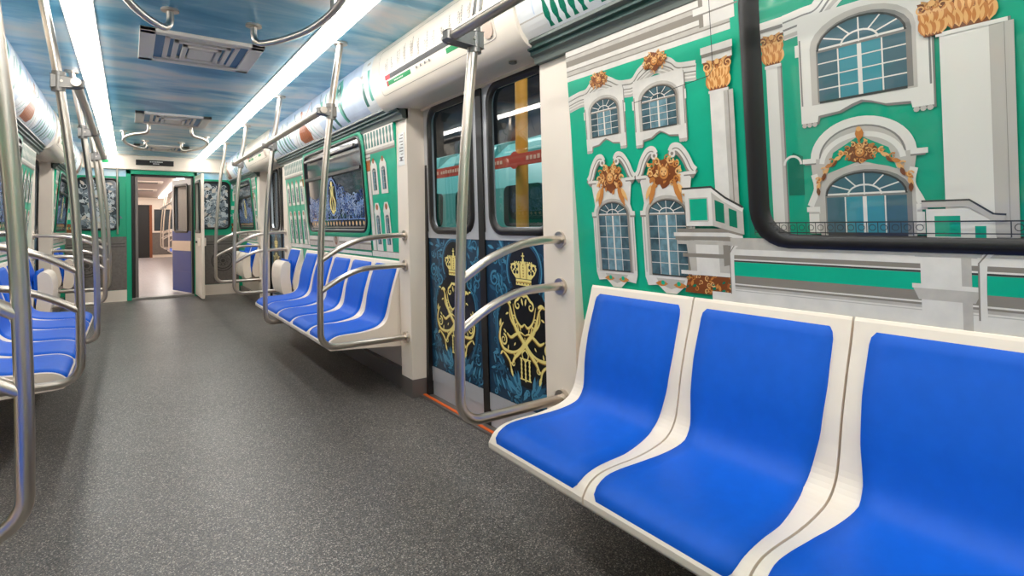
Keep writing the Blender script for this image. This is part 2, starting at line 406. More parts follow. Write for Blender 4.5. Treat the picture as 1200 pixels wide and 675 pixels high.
def win_lower(p, c, w, zb, zt, S, G, seed, mask=True):
    """surround with a broken scroll pediment, gold mask and shaped apron"""
    wh, st, sh, dk, gl, gl2 = S; W = w*1.45; zs = zt+.085
    p.poly([(c-W, zb-.01), (c-W*.9, zb-.04), (c-W*.5, zb-.035), (c-W*.2, zb-.06), (c+W*.2, zb-.06), (c+W*.5, zb-.035), (c+W*.9, zb-.04), (c+W, zb-.01), (c+W, zb+.2), (c+W*.86, zb+.24), (c+W*.95, zs-.03), (c+W*1.02, zs), (c-W*1.02, zs), (c-W*.95, zs-.03), (c-W*.86, zb+.24), (c-W, zb+.2)], wh)
    p.poly([(c-W*.55, zb-.012), (c-W*.45, zb-.03), (c, zb-.046), (c+W*.45, zb-.03), (c+W*.55, zb-.012)], st)
    for sx in (-1, 1):
        p.leaf(c+sx*W*.1, zb-.03, W*.5, 0 if sx > 0 else PI, G[0], .4); p.disc(c+sx*W*.3, zb-.026, .008, g_green if wh is g_white else p_green, 8)
        p.stroke([(c+sx*W*.92, zb+.005), (c+sx*W*.92, zb+.2)], .005, st)
        p.stroke([(c+sx*W*.80, zb+.005), (c+sx*W*.80, zb+.2)], .004, sh)
        p.rect(c+sx*W*.78, c+sx*W*1.05, zb+.2, zb+.215, wh); p.rect(c+sx*W*.78, c+sx*W*1.05, zb+.194, zb+.2, sh)
        # scroll halves of the pediment
        cur = [(c+sx*W*1.12, zs), (c+sx*W*.98, zs+.015), (c+sx*W*.82, zs+.05), (c+sx*W*.6, zs+.078), (c+sx*W*.4, zs+.082), (c+sx*W*.3, zs+.068)]
        p.stroke([(a, b-.012) for a, b in cur], .03, sh, smooth=5); p.stroke(cur, .026, wh, smooth=5)
        p.stroke([(a, b-.005) for a, b in cur], .004, sh, smooth=5)
        p.disc(c+sx*W*.34, zs+.062, .013, wh, 12); p.disc(c+sx*W*.34, zs+.062, .006, sh, 10)
        p.stroke([(c+sx*W*.72, zs-.004), (c+sx*W*1.14, zs-.004)], .01, wh); p.stroke([(c+sx*W*.72, zs-.011), (c+sx*W*1.1, zs-.011)], .004, sh)
    facade_window(p, c, w, zb, zt, S, 4, 5)
    gold_mask(p, c, zs+.004, W*1.45, .118, seed, G)
    for sx in (-1, 1):
        p.leaf(c+sx*W*.35, zs-.02, .085, -PI/2+sx*.35, G[0], .3); p.leaf(c+sx*W*.5, zs-.03, .06, -PI/2+sx*.5, G[1], .3)
def column(p, a0, a1, z0, z1, S, G, cap=.10, cw=1.):
    wh, st, sh, dk = S[:4]; w = a1-a0; c = (a0+a1)/2
    p.rect(a0-w*.1, a0+w*.0, z0, z1, sh); p.rect(a0, a1, z0, z1, wh); p.rect(a0, a0+w*.22, z0, z1, st); 
    p.rect(a0-w*.35, a1+w*.35, z1+cap*.85, z1+cap*1.05, wh)
    capital(p, c, w*cw, z1, cap, G)
    p.rect(a0-w*.06, a1+w*.06, z1-.008, z1, wh)
    p.rect(a0-w*.35, a1+w*.35, z1+cap*1.0, z1+cap*1.12, sh); p.rect(a0-w*.4, a1+w*.4, z1+cap*1.1, z1+cap*1.3, wh)
def bands(p, a0, a1, zs, ms):
    for (z0, z1), m in zip(zs, ms): p.rect(a0, a1, z0, z1, m)
SW = (g_white, g_stone, g_shade, g_dark, g_glass, g_glass2); GW = (g_gold, g_goldl, g_goldd)
SP = (p_white, p_stone, p_shade, p_dark, p_glass, p_glass2); GP = (p_gold, p_goldl, p_goldd)

def mural_near(s):
    p = Print(wall_fn(s)); zt = 1.80
    # cornice
    bands(p, .90, 1.60, [(1.63, 1.65), (1.65, 1.668), (1.668, 1.685), (1.685, 1.705), (1.705, 1.722), (1.722, 1.76), (1.76, zt)],
          [g_white, g_stone, g_white, g_shade, g_stone, g_white, g_stone])
    for z in (1.65, 1.668, 1.705, 1.722, 1.745, 1.762): p.stroke([(.9, z), (1.6, z)], .004, g_shade)
    p.rect(.885, 1.0, 1.66, zt, g_white); p.rect(.985, 1.0, 1.66, zt, g_shade); p.rect(.875, 1.02, 1.70, 1.72, g_white); p.rect(.875, 1.02, 1.695, 1.70, g_shade)
    p.rect(-.9, .885, 1.7, zt, g_green)
    # hood moulding over the upper windows
    hood = [(1.60, 1.552), (1.54, 1.562), (1.50, 1.565), (1.47, 1.585), (1.425, 1.60), (1.38, 1.585), (1.34, 1.563), (1.30, 1.556), (1.27, 1.557), (1.235, 1.585), (1.172, 1.607), (1.115, 1.585), (1.085, 1.562), (1.02, 1.553)]
    p.stroke([(a, b-.016) for a, b in hood], .05, g_white, smooth=6)
    for d, m, w in ((-.036, g_stone, .008), (.012, g_white, .014), (.002, g_shade, .004), (-.014, g_shade, .004), (-.024, g_stone, .006)):
        p.stroke([(a, b+d) for a, b in hood], w, m, smooth=6)
    win_upper(p, 1.416, .066, 1.388, 1.53, SW, GW, 1); gold_mask(p, 1.43, 1.603, .108, .068, 5, GW)
    win_upper(p, 1.168, .069, 1.38, 1.525, SW, GW, 2); gold_mask(p, 1.172, 1.607, .112, .074, 6, GW)
    win_lower(p, 1.402, .070, .908, 1.155, SW, GW, 3)
    win_lower(p, 1.158, .073, .908, 1.155, SW, GW, 4)
    column(p, .914, .972, 1.08, 1.468, SW, GW, .10); p.rect(.896, .910, 1.08, 1.46, g_stone)
    # balcony plinth in front of the right window
    p.poly([(1.10, .86), (.88, .86), (.88, .93), (1.08, .93)], g_goldd)
    rb = random.Random(2)
    for k in range(60):
        x = rb.uniform(.89, 1.095); y = rb.uniform(.865, .925)
        if k % 3: p.leaf(x, y, rb.uniform(.012, .024), rb.uniform(0, 6.3), (g_gold, s_brown, g_goldd, g_green2)[k % 4], .5)
        else: p.spiral(x, y, .009, g_gold if k % 2 else g_goldl, .004, 1.2, k, 1, 9)
    p.poly([(1.07, .915), (.895, .93), (.895, 1.03), (1.085, 1.02)], g_stone)
    p.poly([(1.05, .93), (.97, .93), (.97, 1.03), (1.05, 1.03)], g_white); p.poly([(.955, .95), (.91, .96), (.91, 1.03), (.955, 1.03)], g_shade)
    for z, e, m in ((1.05, .05, g_white), (1.038, .045, g_shade), (1.025, .04, g_stone), (1.062, .035, g_shade), (.985, .02, g_shade), (.93, .03, g_white)):
        p.poly([(1.08+e, z), (.935, z+.0), (.89, z-.01), (.89, z-.022), (.935, z-.012), (1.08+e, z-.012)], m)
    p.poly([(1.08, 1.07), (.985, 1.07), (.985, 1.175), (1.08, 1.175)], g_white); p.rect(1.0, 1.065, 1.085, 1.155, g_green)
    p.stroke([(1.0, 1.085), (1.065, 1.085), (1.065, 1.155), (1.0, 1.155), (1.0, 1.085)], .005, g_stone)
    p.poly([(.985, 1.07), (.885, 1.045), (.885, 1.12), (.985, 1.17)], g_stone); p.poly([(.975, 1.085), (.945, 1.077), (.945, 1.135), (.975, 1.148)], g_green2)
    p.poly([(.93, 1.07), (.905, 1.063), (.905, 1.112), (.93, 1.122)], g_green2)
    p.stroke([(1.09, 1.178), (.985, 1.178), (.94, 1.145), (.885, 1.115)], .012, g_white); p.stroke([(1.09, 1.187), (.985, 1.187), (.94, 1.153), (.885, 1.123)], .006, g_dark)
    # low storey under the windows
    bands(p, -1.4, .93, [(.70, .88), (.88, .893), (.893, .925), (.925, .965), (.965, .985), (.985, 1.0), (1.0, 1.035)], [g_white, g_stone, g_shade, g_green, g_shade, g_white, g_stone])
    p.rect(-1.4, 1.0, .70, .872, g_white)
    for z in (.884, .90, .972, 1.0): p.stroke([(-1.4, z), (.93, z)], .004, g_white)
    p.stroke([(-1.4, .968), (.93, .968)], .004, g_dark); p.stroke([(-1.4, .895), (.93, .895)], .003, g_shade)
    for c in (.42, -.35, -1.1):
        p.rect(c-.045, c+.045, .70, .93, g_white); p.rect(c-.045, c-.028, .70, .93, g_stone)
        p.poly([(c+.06, .93), (c-.06, .93), (c-.05, .905), (c+.05, .905)], g_stone); p.rect(c-.062, c+.062, .93, .94, g_white)
        p.rect(c-.045, c+.045, .94, 1.0, g_white); p.rect(c-.045, c-.028, .94, 1.0, g_stone); p.rect(c-.055, c+.055, 1.0, 1.012, g_stone)
    for c in (.918, .347, -.5):
        p.stroke([(c-.012, 1.02), (c+.008, .99), (c+.010, .87), (c+.004, .84)], .013, g_white, smooth=4)
        p.stroke([(c-.005, 1.02), (c+.016, .99), (c+.017, .87)], .003, g_shade); p.rect(c-.02, c+.02, 1.012, 1.024, g_stone)
    # thin cable line across the upper windows
    p.stroke([(1.26, 1.487), (.97, 1.512), (.955, 1.53), (.955, 1.80)], .0022, g_dark); p.disc(1.095, 1.725, .005, g_white, 8)
    return p.mb
def pane_near(s):
    p = Print(wall_fn(s), step=.0005)
    p.rect(-.60, .875, 1.0, 1.80, p_green)
    p.k += 1
    for c0 in (0, -1.02):
        # far column in the corner, a big column, and the bay between
        column(p, .762+c0, .802+c0, 1.05, 1.50, SP, GP, .09)
        p.poly([(.755+c0, 1.15), (.755+c0, 1.235), (.74+c0, 1.262), (.715+c0, 1.25), (.715+c0, 1.15)], p_green2)
        p.arc(.742+c0, 1.23, .022, p_white, .006, 0, PI)
        c = .575+c0
        hood = [(.75, 1.595), (.70, 1.60), (.665, 1.605), (.625, 1.645), (.575, 1.668), (.525, 1.645), (.485, 1.605), (.44, 1.60), (.415, 1.60)]
        hood = [(a+c0, b) for a, b in hood]
        p.stroke([(a, b-.012) for a, b in hood], .06, p_white, smooth=6)
        for d, m, w in ((-.034, p_stone, .010), (.016, p_white, .014), (.004, p_shade, .004), (-.016, p_shade, .005)): p.stroke([(a, b+d) for a, b in hood], w, m, smooth=6)
        gold_mask(p, c, 1.665, .14, .06, 12, GP)
        win_upper(p, .572+c0, .094, 1.366, 1.562, SP, GP, 9)
        # lower arched opening
        o = [(a+c0, b) for a, b in [(.705, 1.05), (.705, 1.11), (.69, 1.16), (.695, 1.24), (.66, 1.295), (.58, 1.325), (.50, 1.29), (.465, 1.24), (.475, 1.17), (.46, 1.11), (.46, 1.05)]]
        p.poly(o, p_stone)
        p.arc(.58+c0, 1.235, .105, p_white, .02, .05, PI-.05, 20, .085); p.arc(.58+c0, 1.235, .092, p_shade, .004, .05, PI-.05, 20, .073)
        p.arc(.58+c0, 1.222, .088, p_white, .012, .05, PI-.05, 20, .066)
        p.poly([(a+c0, b) for a, b in [(.655, 1.2), (.64, 1.25), (.58, 1.285), (.52, 1.25), (.505, 1.2), (.58, 1.225)]], p_green)
        for sx in (-1, 1):
            p.stroke([(.58+sx*.102+c0, 1.235), (.58+sx*.135+c0, 1.235)], .012, p_white); p.stroke([(.58+sx*.102+c0, 1.227), (.58+sx*.13+c0, 1.227)], .004, p_shade)
            p.stroke([(.58+sx*.108+c0, 1.20), (.58+sx*.102+c0, 1.165), (.58+sx*.116+c0, 1.13), (.58+sx*.12+c0, 1.12)], .016, p_white, smooth=5)
            p.rect(.58+sx*.095+c0, .58+sx*.13+c0, 1.105, 1.118, p_white); p.rect(.58+sx*.1+c0, .58+sx*.125+c0, 1.05, 1.1, p_white)
        p.arc(.574+c0, 1.10, .095, p_white, .02, 0, PI, 20, .107)
        facade_window(p, .574+c0, .086, 1.048, 1.197, SP, 4, 1)
        gold_mask(p, .58+c0, 1.245, .085, .062, 31, GP)
        for sx in (-1, 1):
            for k in range(9):
                t = PI/2-sx*(.35+.13*k); x, y = .578+c0+.088*math.cos(t)*(1+.02*k), 1.168+.082*math.sin(t)-.002*k
                p.leaf(x, y, .022, t-sx*(1.2+.3*(k % 3)), (p_gold, p_goldl, p_goldd)[k % 3], .5)
                if k % 2: p.spiral(x+sx*.003, y+.006, .008, p_goldl if k % 3 else p_gold, .004, 1.2, t, sx, 10)
        p.leaf(.58+c0, 1.272, .035, PI/2, p_gold, .6); p.disc(.58+c0, 1.30, .006, p_goldl, 8)
        column(p, .313+c0, .417+c0, 1.04, 1.478, SP, GP, .10, .62)
        p.rect(.298+c0, .312+c0, 1.04, 1.47, p_stone)
        capital(p, .428+c0, .032, 1.475, .085, GP)
        # pedestal and railing
        p.poly([(a+c0, b) for a, b in [(.452, 1.02), (.452, 1.105), (.38, 1.105), (.34, 1.08), (.33, 1.02)]], p_white)
        p.rect(.392+c0, .437+c0, 1.045, 1.09, p_green); p.rect(.35+c0, .368+c0, 1.04, 1.068, p_green)
        p.stroke([(a+c0, b) for a, b in [(.46, 1.115), (.378, 1.115), (.34, 1.085), (.32, 1.083)]], .012, p_stone); p.stroke([(a+c0, b) for a, b in [(.46, 1.123), (.376, 1.123), (.338, 1.093), (.318, 1.091)]], .004, p_dark)
    p.stroke([(-.58, 1.078), (.85, 1.078)], .003, p_dark); p.stroke([(-.58, 1.052), (.85, 1.052)], .0025, p_dark)
    for k in range(60):
        a = .85-.0235*k
        if not any(.33 <= a-c <= .455 for c in (0, -1.02)): p.stroke([(a, 1.045), (a, 1.078)], .0018, p_dark); p.arc(a-.012, 1.065, .007, p_dark, .0016, 0, 2*PI, 10)
    return p.mb
def mural_far(s, y0, y1, wn, var=0):
    """bay of the next wall section: balustrade, frieze, columns and small windows either side of the vehicle window"""
    p = Print(wall_fn(s))
    w0, w1 = wn[0], wn[1]
    for a0, a1 in ((y0, w0-.02), (w1+.02, y1)):
        bands(p, a0, a1, [(1.615, 1.63), (1.585, 1.60), (1.60, 1.615), (1.735, 1.80)], [g_white, g_shade, g_stone, g_white])
        p.rect(a0, a1, 1.63, 1.735, s_dteal)
        n = max(3, int((a1-a0)/.052))
        for k in range(n):
            c = a0+(k+.5)*(a1-a0)/n
            p.poly([(c-.010, 1.63), (c+.010, 1.63), (c+.013, 1.66), (c+.018, 1.68), (c+.008, 1.705), (c+.012, 1.735), (c-.012, 1.735), (c-.008, 1.705), (c-.018, 1.68), (c-.013, 1.66)], g_white)
        cc = a1 if a1 < w0 else a0
        d = -1 if a1 < w0 else 1
        ca = cc+d*.055
        column(p, ca-.032, ca+.032, .90, 1.47, SW, (s_brown, g_gold, g_goldd), .09)
        inner = [cc+d*(.16+.17*k) for k in range(int((abs(a1-a0)-.2)/.16)+1)]
        for i, c in enumerate(inner):
            if not (a0+.06 < c < a1-.02): continue
            p.poly([(c-.06, 1.30), (c+.06, 1.30), (c+.06, 1.50), (c+.03, 1.535), (c-.03, 1.535), (c-.06, 1.50)], g_white)
            facade_window(p, c, .030, 1.33, 1.48, SW, 2, 3); p.disc(c, 1.535, .02, s_brown, 10)
            p.poly([(c-.055, .90), (c+.055, .90), (c+.05, 1.16), (c+.06, 1.18), (c+.03, 1.24), (c-.03, 1.24), (c-.06, 1.18), (c-.05, 1.16)], g_white)
            facade_window(p, c, .028, .95, 1.15, SW, 2, 4); p.disc(c, 1.21, .022, s_brown, 10)
        p.rect(a0, a1, .86, .90, g_white); p.stroke([(a0, .9), (a1, .9)], .005, g_shade)
    p.k += 2
    p.rect(w0-.02, w1+.02, .955, .99, g_white); p.rect(w0-.02, w1+.02, .90, .94, g_stone); p.rect(w0-.02, w1+.02, .94, .955, g_shade); p.rect(w0-.02, w1+.02, .86, .885, g_white)
    p.rect((w0+w1)/2-.08, (w0+w1)/2+.08, .90, 1.0, g_stone); p.disc((w0+w1)/2, .96, .04, g_goldd); p.disc((w0+w1)/2, .96, .022, g_shade)
    p.rect(w0-.02, w1+.02, 1.76, 1.80, greenp)
    return p.mb
def ornament_pane(s, wn):
    w0, w1, z0, z1 = wn; p = Print(wall_fn(s)); c = (w0+w1)/2
    p.rect(w0+.03, w1-.03, z0+.03, z1-.03, o_bg)
    bd = o_blue
    n = int((w1-w0)/.085)
    for k in range(n):
        a = w0+.07+(w1-w0-.14)*(k+.5)/n
        p.disc(a, z0+.075, .021, g_shade, 10); p.disc(a, z0+.078, .014, g_goldl, 9)
    p.stroke([(w0+.05, z0+.11), (w1-.05, z0+.11)], .01, bd); p.stroke([(w0+.05, z0+.045), (w1-.05, z0+.045)], .008, g_shade)
    rnd = random.Random(8)
    for i in range(380):
        a = rnd.uniform(w0+.07, w1-.07); e = abs(a-c)/(w1-w0)*2
        top = z0+.46-.20*min(1, e*1.6)+.10*max(0, e-.55)*2; b = rnd.uniform(z0+.13, max(z0+.16, top))
        if (abs(a-c)/.11)**2+((b-z0-.29)/.15)**2 < 1: continue
        p.spiral(a, b, rnd.uniform(.02, .05), (bd, mat('ornament_blue_pale', (166, 184, 216), .2), mat('ornament_blue_deep', (64, 84, 140), .2))[i % 3], .010, 1.3, rnd.uniform(0, 6), rnd.choice((-1, 1)), 14)
    for sx in (-1, 1):
        p.arc(c, z0+.30, .125, bd, .016, 0, 2*PI, 30, .155)
        for r in (0, 1): p.stroke([(c+sx*.02, z0+.16), (c+sx*(.075-.02*r), z0+.25), (c+sx*(.015), z0+.33), (c+sx*(.05-.01*r), z0+.39)], .012, d_gold, smooth=5)
    p.stroke([(c, z0+.15), (c, z0+.42)], .018, d_gold)
    for sx in (-1, 1):
        p.stroke([(c+sx*.01, z0+.17), (c+sx*.055, z0+.21), (c+sx*.07, z0+.26), (c+sx*.03, z0+.30), (c+sx*.03, z0+.37)], .018, d_gold, smooth=5); p.spiral(c+sx*.06, z0+.2, .02, d_gold, .009, 1.2, 0, sx, 12)
    p.k += 1; p.disc(c, z0+.41, .025, d_gold, 10); p.disc(c, z0+.28, .02, d_gold2, 10)
    return p.mb

def vehicle_window(name, s, wn, label, pane_mb, mull=None, r=.11):
    w0, w1, z0, z1 = wn; fn = wall_fn(s)
    root = empty(name, (s*wx(1.4), (w0+w1)/2, (z0+z1)/2)); struct(root, label, 'window'); og = root.location[:]
    gw = .06 if mull is None else .042
    if mull:
        gb = MB(); ring_frame(gb, fn, rrect(w0-.05, w1+.05, z0-.035, z1+.03, r+.03), rrect(w0+.005, w1-.005, z0+.005, z1-.005, r-.005), .0095, .0125, greenp); gb.build('green_surround', root, og)
    mb = MB(); ring_frame(mb, fn, rrect(w0, w1, z0, z1, r), rrect(w0+gw, w1-gw, z0+gw*.7, z1-gw*.7, r-.035), .001, .016, black)
    o = mb.build('gasket', root, og)
    pane_mb.build('printed_pane', root, og)
    if mull:
        m = MB(); m.extr([(s*(wx(mull)-.004), mull-.016), (s*(wx(mull)-.022), mull-.012), (s*(wx(mull)-.022), mull+.012), (s*(wx(mull)-.004), mull+.016)], w0+.05, w1-.05, black)
        m.extr([(s*(wx(z1)-.012), z1-.085), (s*(wx(z1)-.028), z1-.08), (s*(wx(z1)-.028), z1-.062), (s*(wx(z1)-.012), z1-.058)], w0+.12, w1-.12, steel_d); m.build('vent_bar', root, og)
    return root
for s in (1, -1):
    w = wall_sheet(s).build('wall_'+SIDE[s]); struct(w, 'green side wall printed with a white baroque palace facade and gold masks' if s > 0 else 'side wall behind the seats nearest the camera pole printed with a green and white facade', 'wall')
    mural_near(s).build('facade_print', w); mural_far(s, 3.29, 6.28, WINS['far']).build('facade_print', w); mural_far(s, 7.96, YE, WINS['end']).build('facade_print', w)
k = 1
for s in (1, -1):
    for key, lab in (('near', 'big black framed window with palace facade printed across its pane'), ('far', 'dark window with blue scroll ornament and gold monogram over five seats'), ('end', 'dark window in the short bay beside the end wall')):
        vehicle_window('window_%d' % k, s, WINS[key], lab+('' if s > 0 else ', on the wall opposite'), pane_near(s) if key == 'near' else ornament_pane(s, WINS[key]), None if key == 'near' else 1.515)
        k += 1

# ---- cove panels above the windows
COVE = [(.922, H), (.905, 2.11), (.897, 2.05), (.899, 1.985), (.912, 1.92), (.937, 1.865), (.968, 1.828)]
COVE = [(q.x, q.y) for q in spline([(a, b, 0) for a, b in COVE], 3)]
def cove_fn(s, prof=COVE, d0=.0):
    L = [0]
    for a, b in zip(prof, prof[1:]): L.append(L[-1]+math.dist(a, b))
    T = L[-1]
    def seg(a, b, off, i):
        t = (max(0, min(1, b))*T-L[i])/(L[i+1]-L[i]); x = lerp(prof[i][0], prof[i+1][0], t); z = lerp(prof[i][1], prof[i+1][1], t)
        dx, dz = prof[i+1][0]-prof[i][0], prof[i+1][1]-prof[i][1]; l = math.hypot(dx, dz)
        return (s*(x+dz/l*(off+d0)), a, z-dx/l*(off+d0))
    def fn(a, b, off):
        q = max(0, min(.9999, b))*T; return seg(a, b, off, min(max(j for j in range(len(L)) if L[j] <= q), len(prof)-2))
    fn.seg = seg; fn.knots = [q/T for q in L]
    return fn
def statue(p, a, body, cloak, h=1.0):
    """a draped standing figure; b runs from 0 at the ceiling down to 1"""
    k = .19*h
    p.poly([(a-.5*k, 1.0), (a-.45*k, .62), (a-.2*k, .42), (a+.2*k, .40), (a+.48*k, .6), (a+.4*k, 1.0)], cloak)
    p.poly([(a-.28*k, .95), (a-.36*k, .66), (a-.12*k, .40), (a+.15*k, .40), (a+.3*k, .66), (a+.2*k, .95)], body)
    p.disc(a, .31, .022, s_skin if body is s_brown else body, 10, .07)
    p.stroke([(a-.1*k, .45), (a-.5*k, .30), (a-.62*k, .10)], .014, cloak, smooth=4); p.stroke([(a+.12*k, .45), (a+.55*k, .35), (a+.45*k, .15)], .012, body, smooth=4)
    for q in (-.2, 0, .2): p.stroke([(a+q*k, .5), (a+q*1.5*k, .98)], .005, cloak if body is not s_white else s_dteal, smooth=0)
def baluster(p, a, m):
    prof = [(.012, .62), (.020, .66), (.012, .70), (.024, .78), (.026, .84), (.012, .91), (.020, .97)]
    p.poly([(a-x*.62, z) for x, z in prof]+[(a+x*.62, z) for x, z in reversed(prof)], m)
def cove_print(s, y0, y1, kind):
    p = Print(cove_fn(s), maxe=.06, base=.0006)
    if kind == 'near':
        p.rect(y0, y1, 0, .60, s_pale); p.rect(y0, y1, .56, 1, s_white)
        p.stroke([(y0, .575), (y1, .575)], .012, g_stone)
        p.rect(y0, y1, .585, .615, g_shade); p.rect(y0, y1, .615, .64, s_white)
        a = y1-.165; i = 0
        while a > y0+.05:
            if i % 11 == 5: p.rect(a-.014, a+.014, .66, .92, g_green)
            else: baluster(p, a, g_green2)
            a -= .0455; i += 1
        p.rect(y1-.14, y1, .02, 1, s_white); p.rect(y1-.075, y1-.02, .42, .60, s_teal); p.rect(y1-.15, y1, .80, .815, g_stone); p.rect(y1-.15, y1, .815, 1, w_white)
        p.stroke([(y1-.10, .02), (y1-.10, .78)], .006, s_pale)
        for c in (.3, -.9): statue(p, c, s_white, s_teal, .8)
    else:
        p.rect(y0, y1, 0, 1, s_pale)
        p.rect(y1-.22 if s < 0 and 0 else y0+.0, y0+.20, 0, 1, s_white)
        p.rect(y0+.045, y0+.085, .25, .80, s_teal); p.rect(y0+.15, y0+.195, .42, .86, s_dteal); p.rect(y0+.05, y0+.11, .1, .15, g_stone); p.rect(y0+.17, y0+.25, .28, .34, g_stone)
        for q in range(9):                                              # soft patches of white cloud
            c = y0+.35+.3*q; p.poly([(c+.16*math.cos(t*PI/6), .42+.08*math.sin(q*2.3)+.22*math.sin(t*PI/6)) for t in range(12)], s_white)
        c = y0+.68
        p.poly([(c-.07, .06), (c+.02, .10), (c+.07, .35), (c+.03, .55), (c+.0, .75), (c-.03, .97), (c-.09, .95), (c-.05, .72), (c-.09, .5), (c-.11, .25)], s_teal); p.disc(c-.02, .34, .05, s_dteal, 12, .17)
        p.stroke([(c-.05, .1), (c+.0, .4), (c-.05, .7), (c-.07, .97)], [.012, .03, .02], s_dteal, smooth=4); p.disc(c-.01, .2, .02, s_white, 8, .05)
        for q in range(4): p.leaf(c-.03+.02*q, .3+.1*q, .06, 1+q, (s_white, s_dteal)[q % 2], .4)
        p.stroke([(c+.22, .25), (c+.19, .6), (c+.13, .98)], [.02, .05, .04], s_dteal, smooth=4); p.stroke([(c+.32, .15), (c+.27, .98)], .018, s_teal); p.stroke([(c+.33, .62), (c+.28, .98)], .045, s_dteal)
        p.stroke([(c+.48, .05), (c+.42, .55)], .012, s_dteal); p.disc(c+.42, .35, .03, s_teal, 8, .1)
        c = y0+1.72
        p.poly([(c-.55, 1), (c-.48, .6), (c-.25, .30), (c-.05, .2), (c+.14, .2), (c+.36, .5), (c+.42, 1)], s_white)
        for q in range(9): p.stroke([(c-.46+.1*q, 1), (c-.30+.066*q, .62), (c-.14+.04*q, .34)], .010, (g_stone, s_teal, g_shade)[q % 3], smooth=4)
        p.poly([(c-.16, .97), (c-.20, .80), (c-.13, .62), (c-.05, .50), (c+.05, .50), (c+.13, .66), (c+.16, .84), (c+.11, .97)], s_brown)
        p.poly([(c-.06, .55), (c-.08, .40), (c-.02, .32), (c+.05, .34), (c+.08, .52)], s_skin); p.disc(c, .26, .035, s_skin, 10, .07); p.disc(c+.01, .21, .03, s_brown, 8, .04)
        for q in range(5): p.stroke([(c-.10+.05*q, .6), (c-.12+.06*q, .95)], .008, g_goldd)
        p.stroke([(c-.06, .42), (c-.2, .3), (c-.27, .08)], .02, s_skin, smooth=4); p.stroke([(c+.07, .42), (c+.2, .36), (c+.26, .12)], .016, s_dteal, smooth=4); p.stroke([(c-.3, .1), (c-.36, .5)], .012, s_dteal)
        for q, (a, m, w) in enumerate(((2.22, s_dteal, .03), (2.31, s_teal, .045), (2.42, s_dteal, .06), (2.52, s_teal, .03), (2.62, s_dteal, .055), (2.72, s_teal, .03), (2.84, s_dteal, .03))):
            if y0+a < y1-.1: p.stroke([(y0+a+.04, .35 if q % 2 else .2), (y0+a, .6), (y0+a-.07, .98)], [w*.4, w, w*.7], m, smooth=4)
        for q in range(3):
            a = y1-.1-.09*q
            if a > y0+1.5: p.rect(a-.02, a+.02, .3, .85, s_teal)
    return p.mb
cove_sections = [('near', YB, 1.76), ('far', 3.30, 6.42), ('end', 7.85, YE)]
tn = 1
for s in (1, -1):
    for kind, y0, y1 in cove_sections:
        mb = MB(); P = COVE+[(1.06, 1.83), (1.10, H)]
        mb.extr([(s*x, z) for x, z in P], y0, y1, s_pale, smooth=False)
        o = mb.build('trim_%d' % tn); tn += 1
        struct(o, 'curved panel printed with statues and balusters above the %s' % {'near': 'big facade window', 'far': 'ornamented window', 'end': 'window by the end wall'}[kind]+('' if s > 0 else ' opposite'), 'panel')
        cove_print(s, y0, y1, kind).build('statue_print', o)
    # ledge rail under the cove
    mb = MB()
    for y0, y1 in ((YB, 1.79), (3.13, 6.46), (7.80, YE)):
        mb.extr([(s*x, z) for x, z in [(.968, 1.829), (.968, 1.815), (.985, 1.808), (.985, 1.795), (1.0, 1.79), (1.0, 1.775), (1.016, 1.768), (1.022, 1.745), (1.06, 1.745), (1.06, 1.829)]], y0, y1, ledge_g)
        mb.extr([(s*x, z) for x, z in [(.984, 1.807), (.984, 1.794), (.999, 1.789), (.999, 1.776), (1.0, 1.80)]], y0, y1, rail_dark)
    o = mb.build('trim_%d' % tn); tn += 1; struct(o, 'stepped grey green ledge running under the printed cove panels'+('' if s > 0 else ' opposite'), 'ledge')

# ---- pillars
for s in (1, -1):
    for i, (y0, y1) in enumerate(PILL):
        mb = MB(); prof = [(1.20, .10), (1.075, .10), (1.068, .5), (1.056, 1.2), (1.045, 1.83), (1.20, 1.83)]
        mb.extr([(s*x, z) for x, z in prof], y0, y1, cream)
        o = mb.build('trim_%d' % tn, None, (s*1.1, (y0+y1)/2, 0), bevel=.014, seg=3); tn += 1
        struct(o, 'cream door pillar %s' % ('beside the big facade window', 'between the gold crowned doors and the five seats', 'between the folded seat and the far doors', 'beyond the far doors')[i]+('' if s > 0 else ' opposite'), 'pillar')
        b = MB(); b.box(s*1.073, s*1.2, y0-.002, y1+.002, 0, .115, grey); bo = b.build('pillar_base', o, (s*1.1, (y0+y1)/2, 0)); bo['label'] = 'grey metal base plate'
    mb = MB()
    for y0, y1 in BAYS: mb.box(s*1.12, s*1.2, y0, y1, 0, .115, grey)
    o = mb.build('baseboard_'+SIDE[s]); struct(o, 'grey metal skirting under the seats', 'skirting')

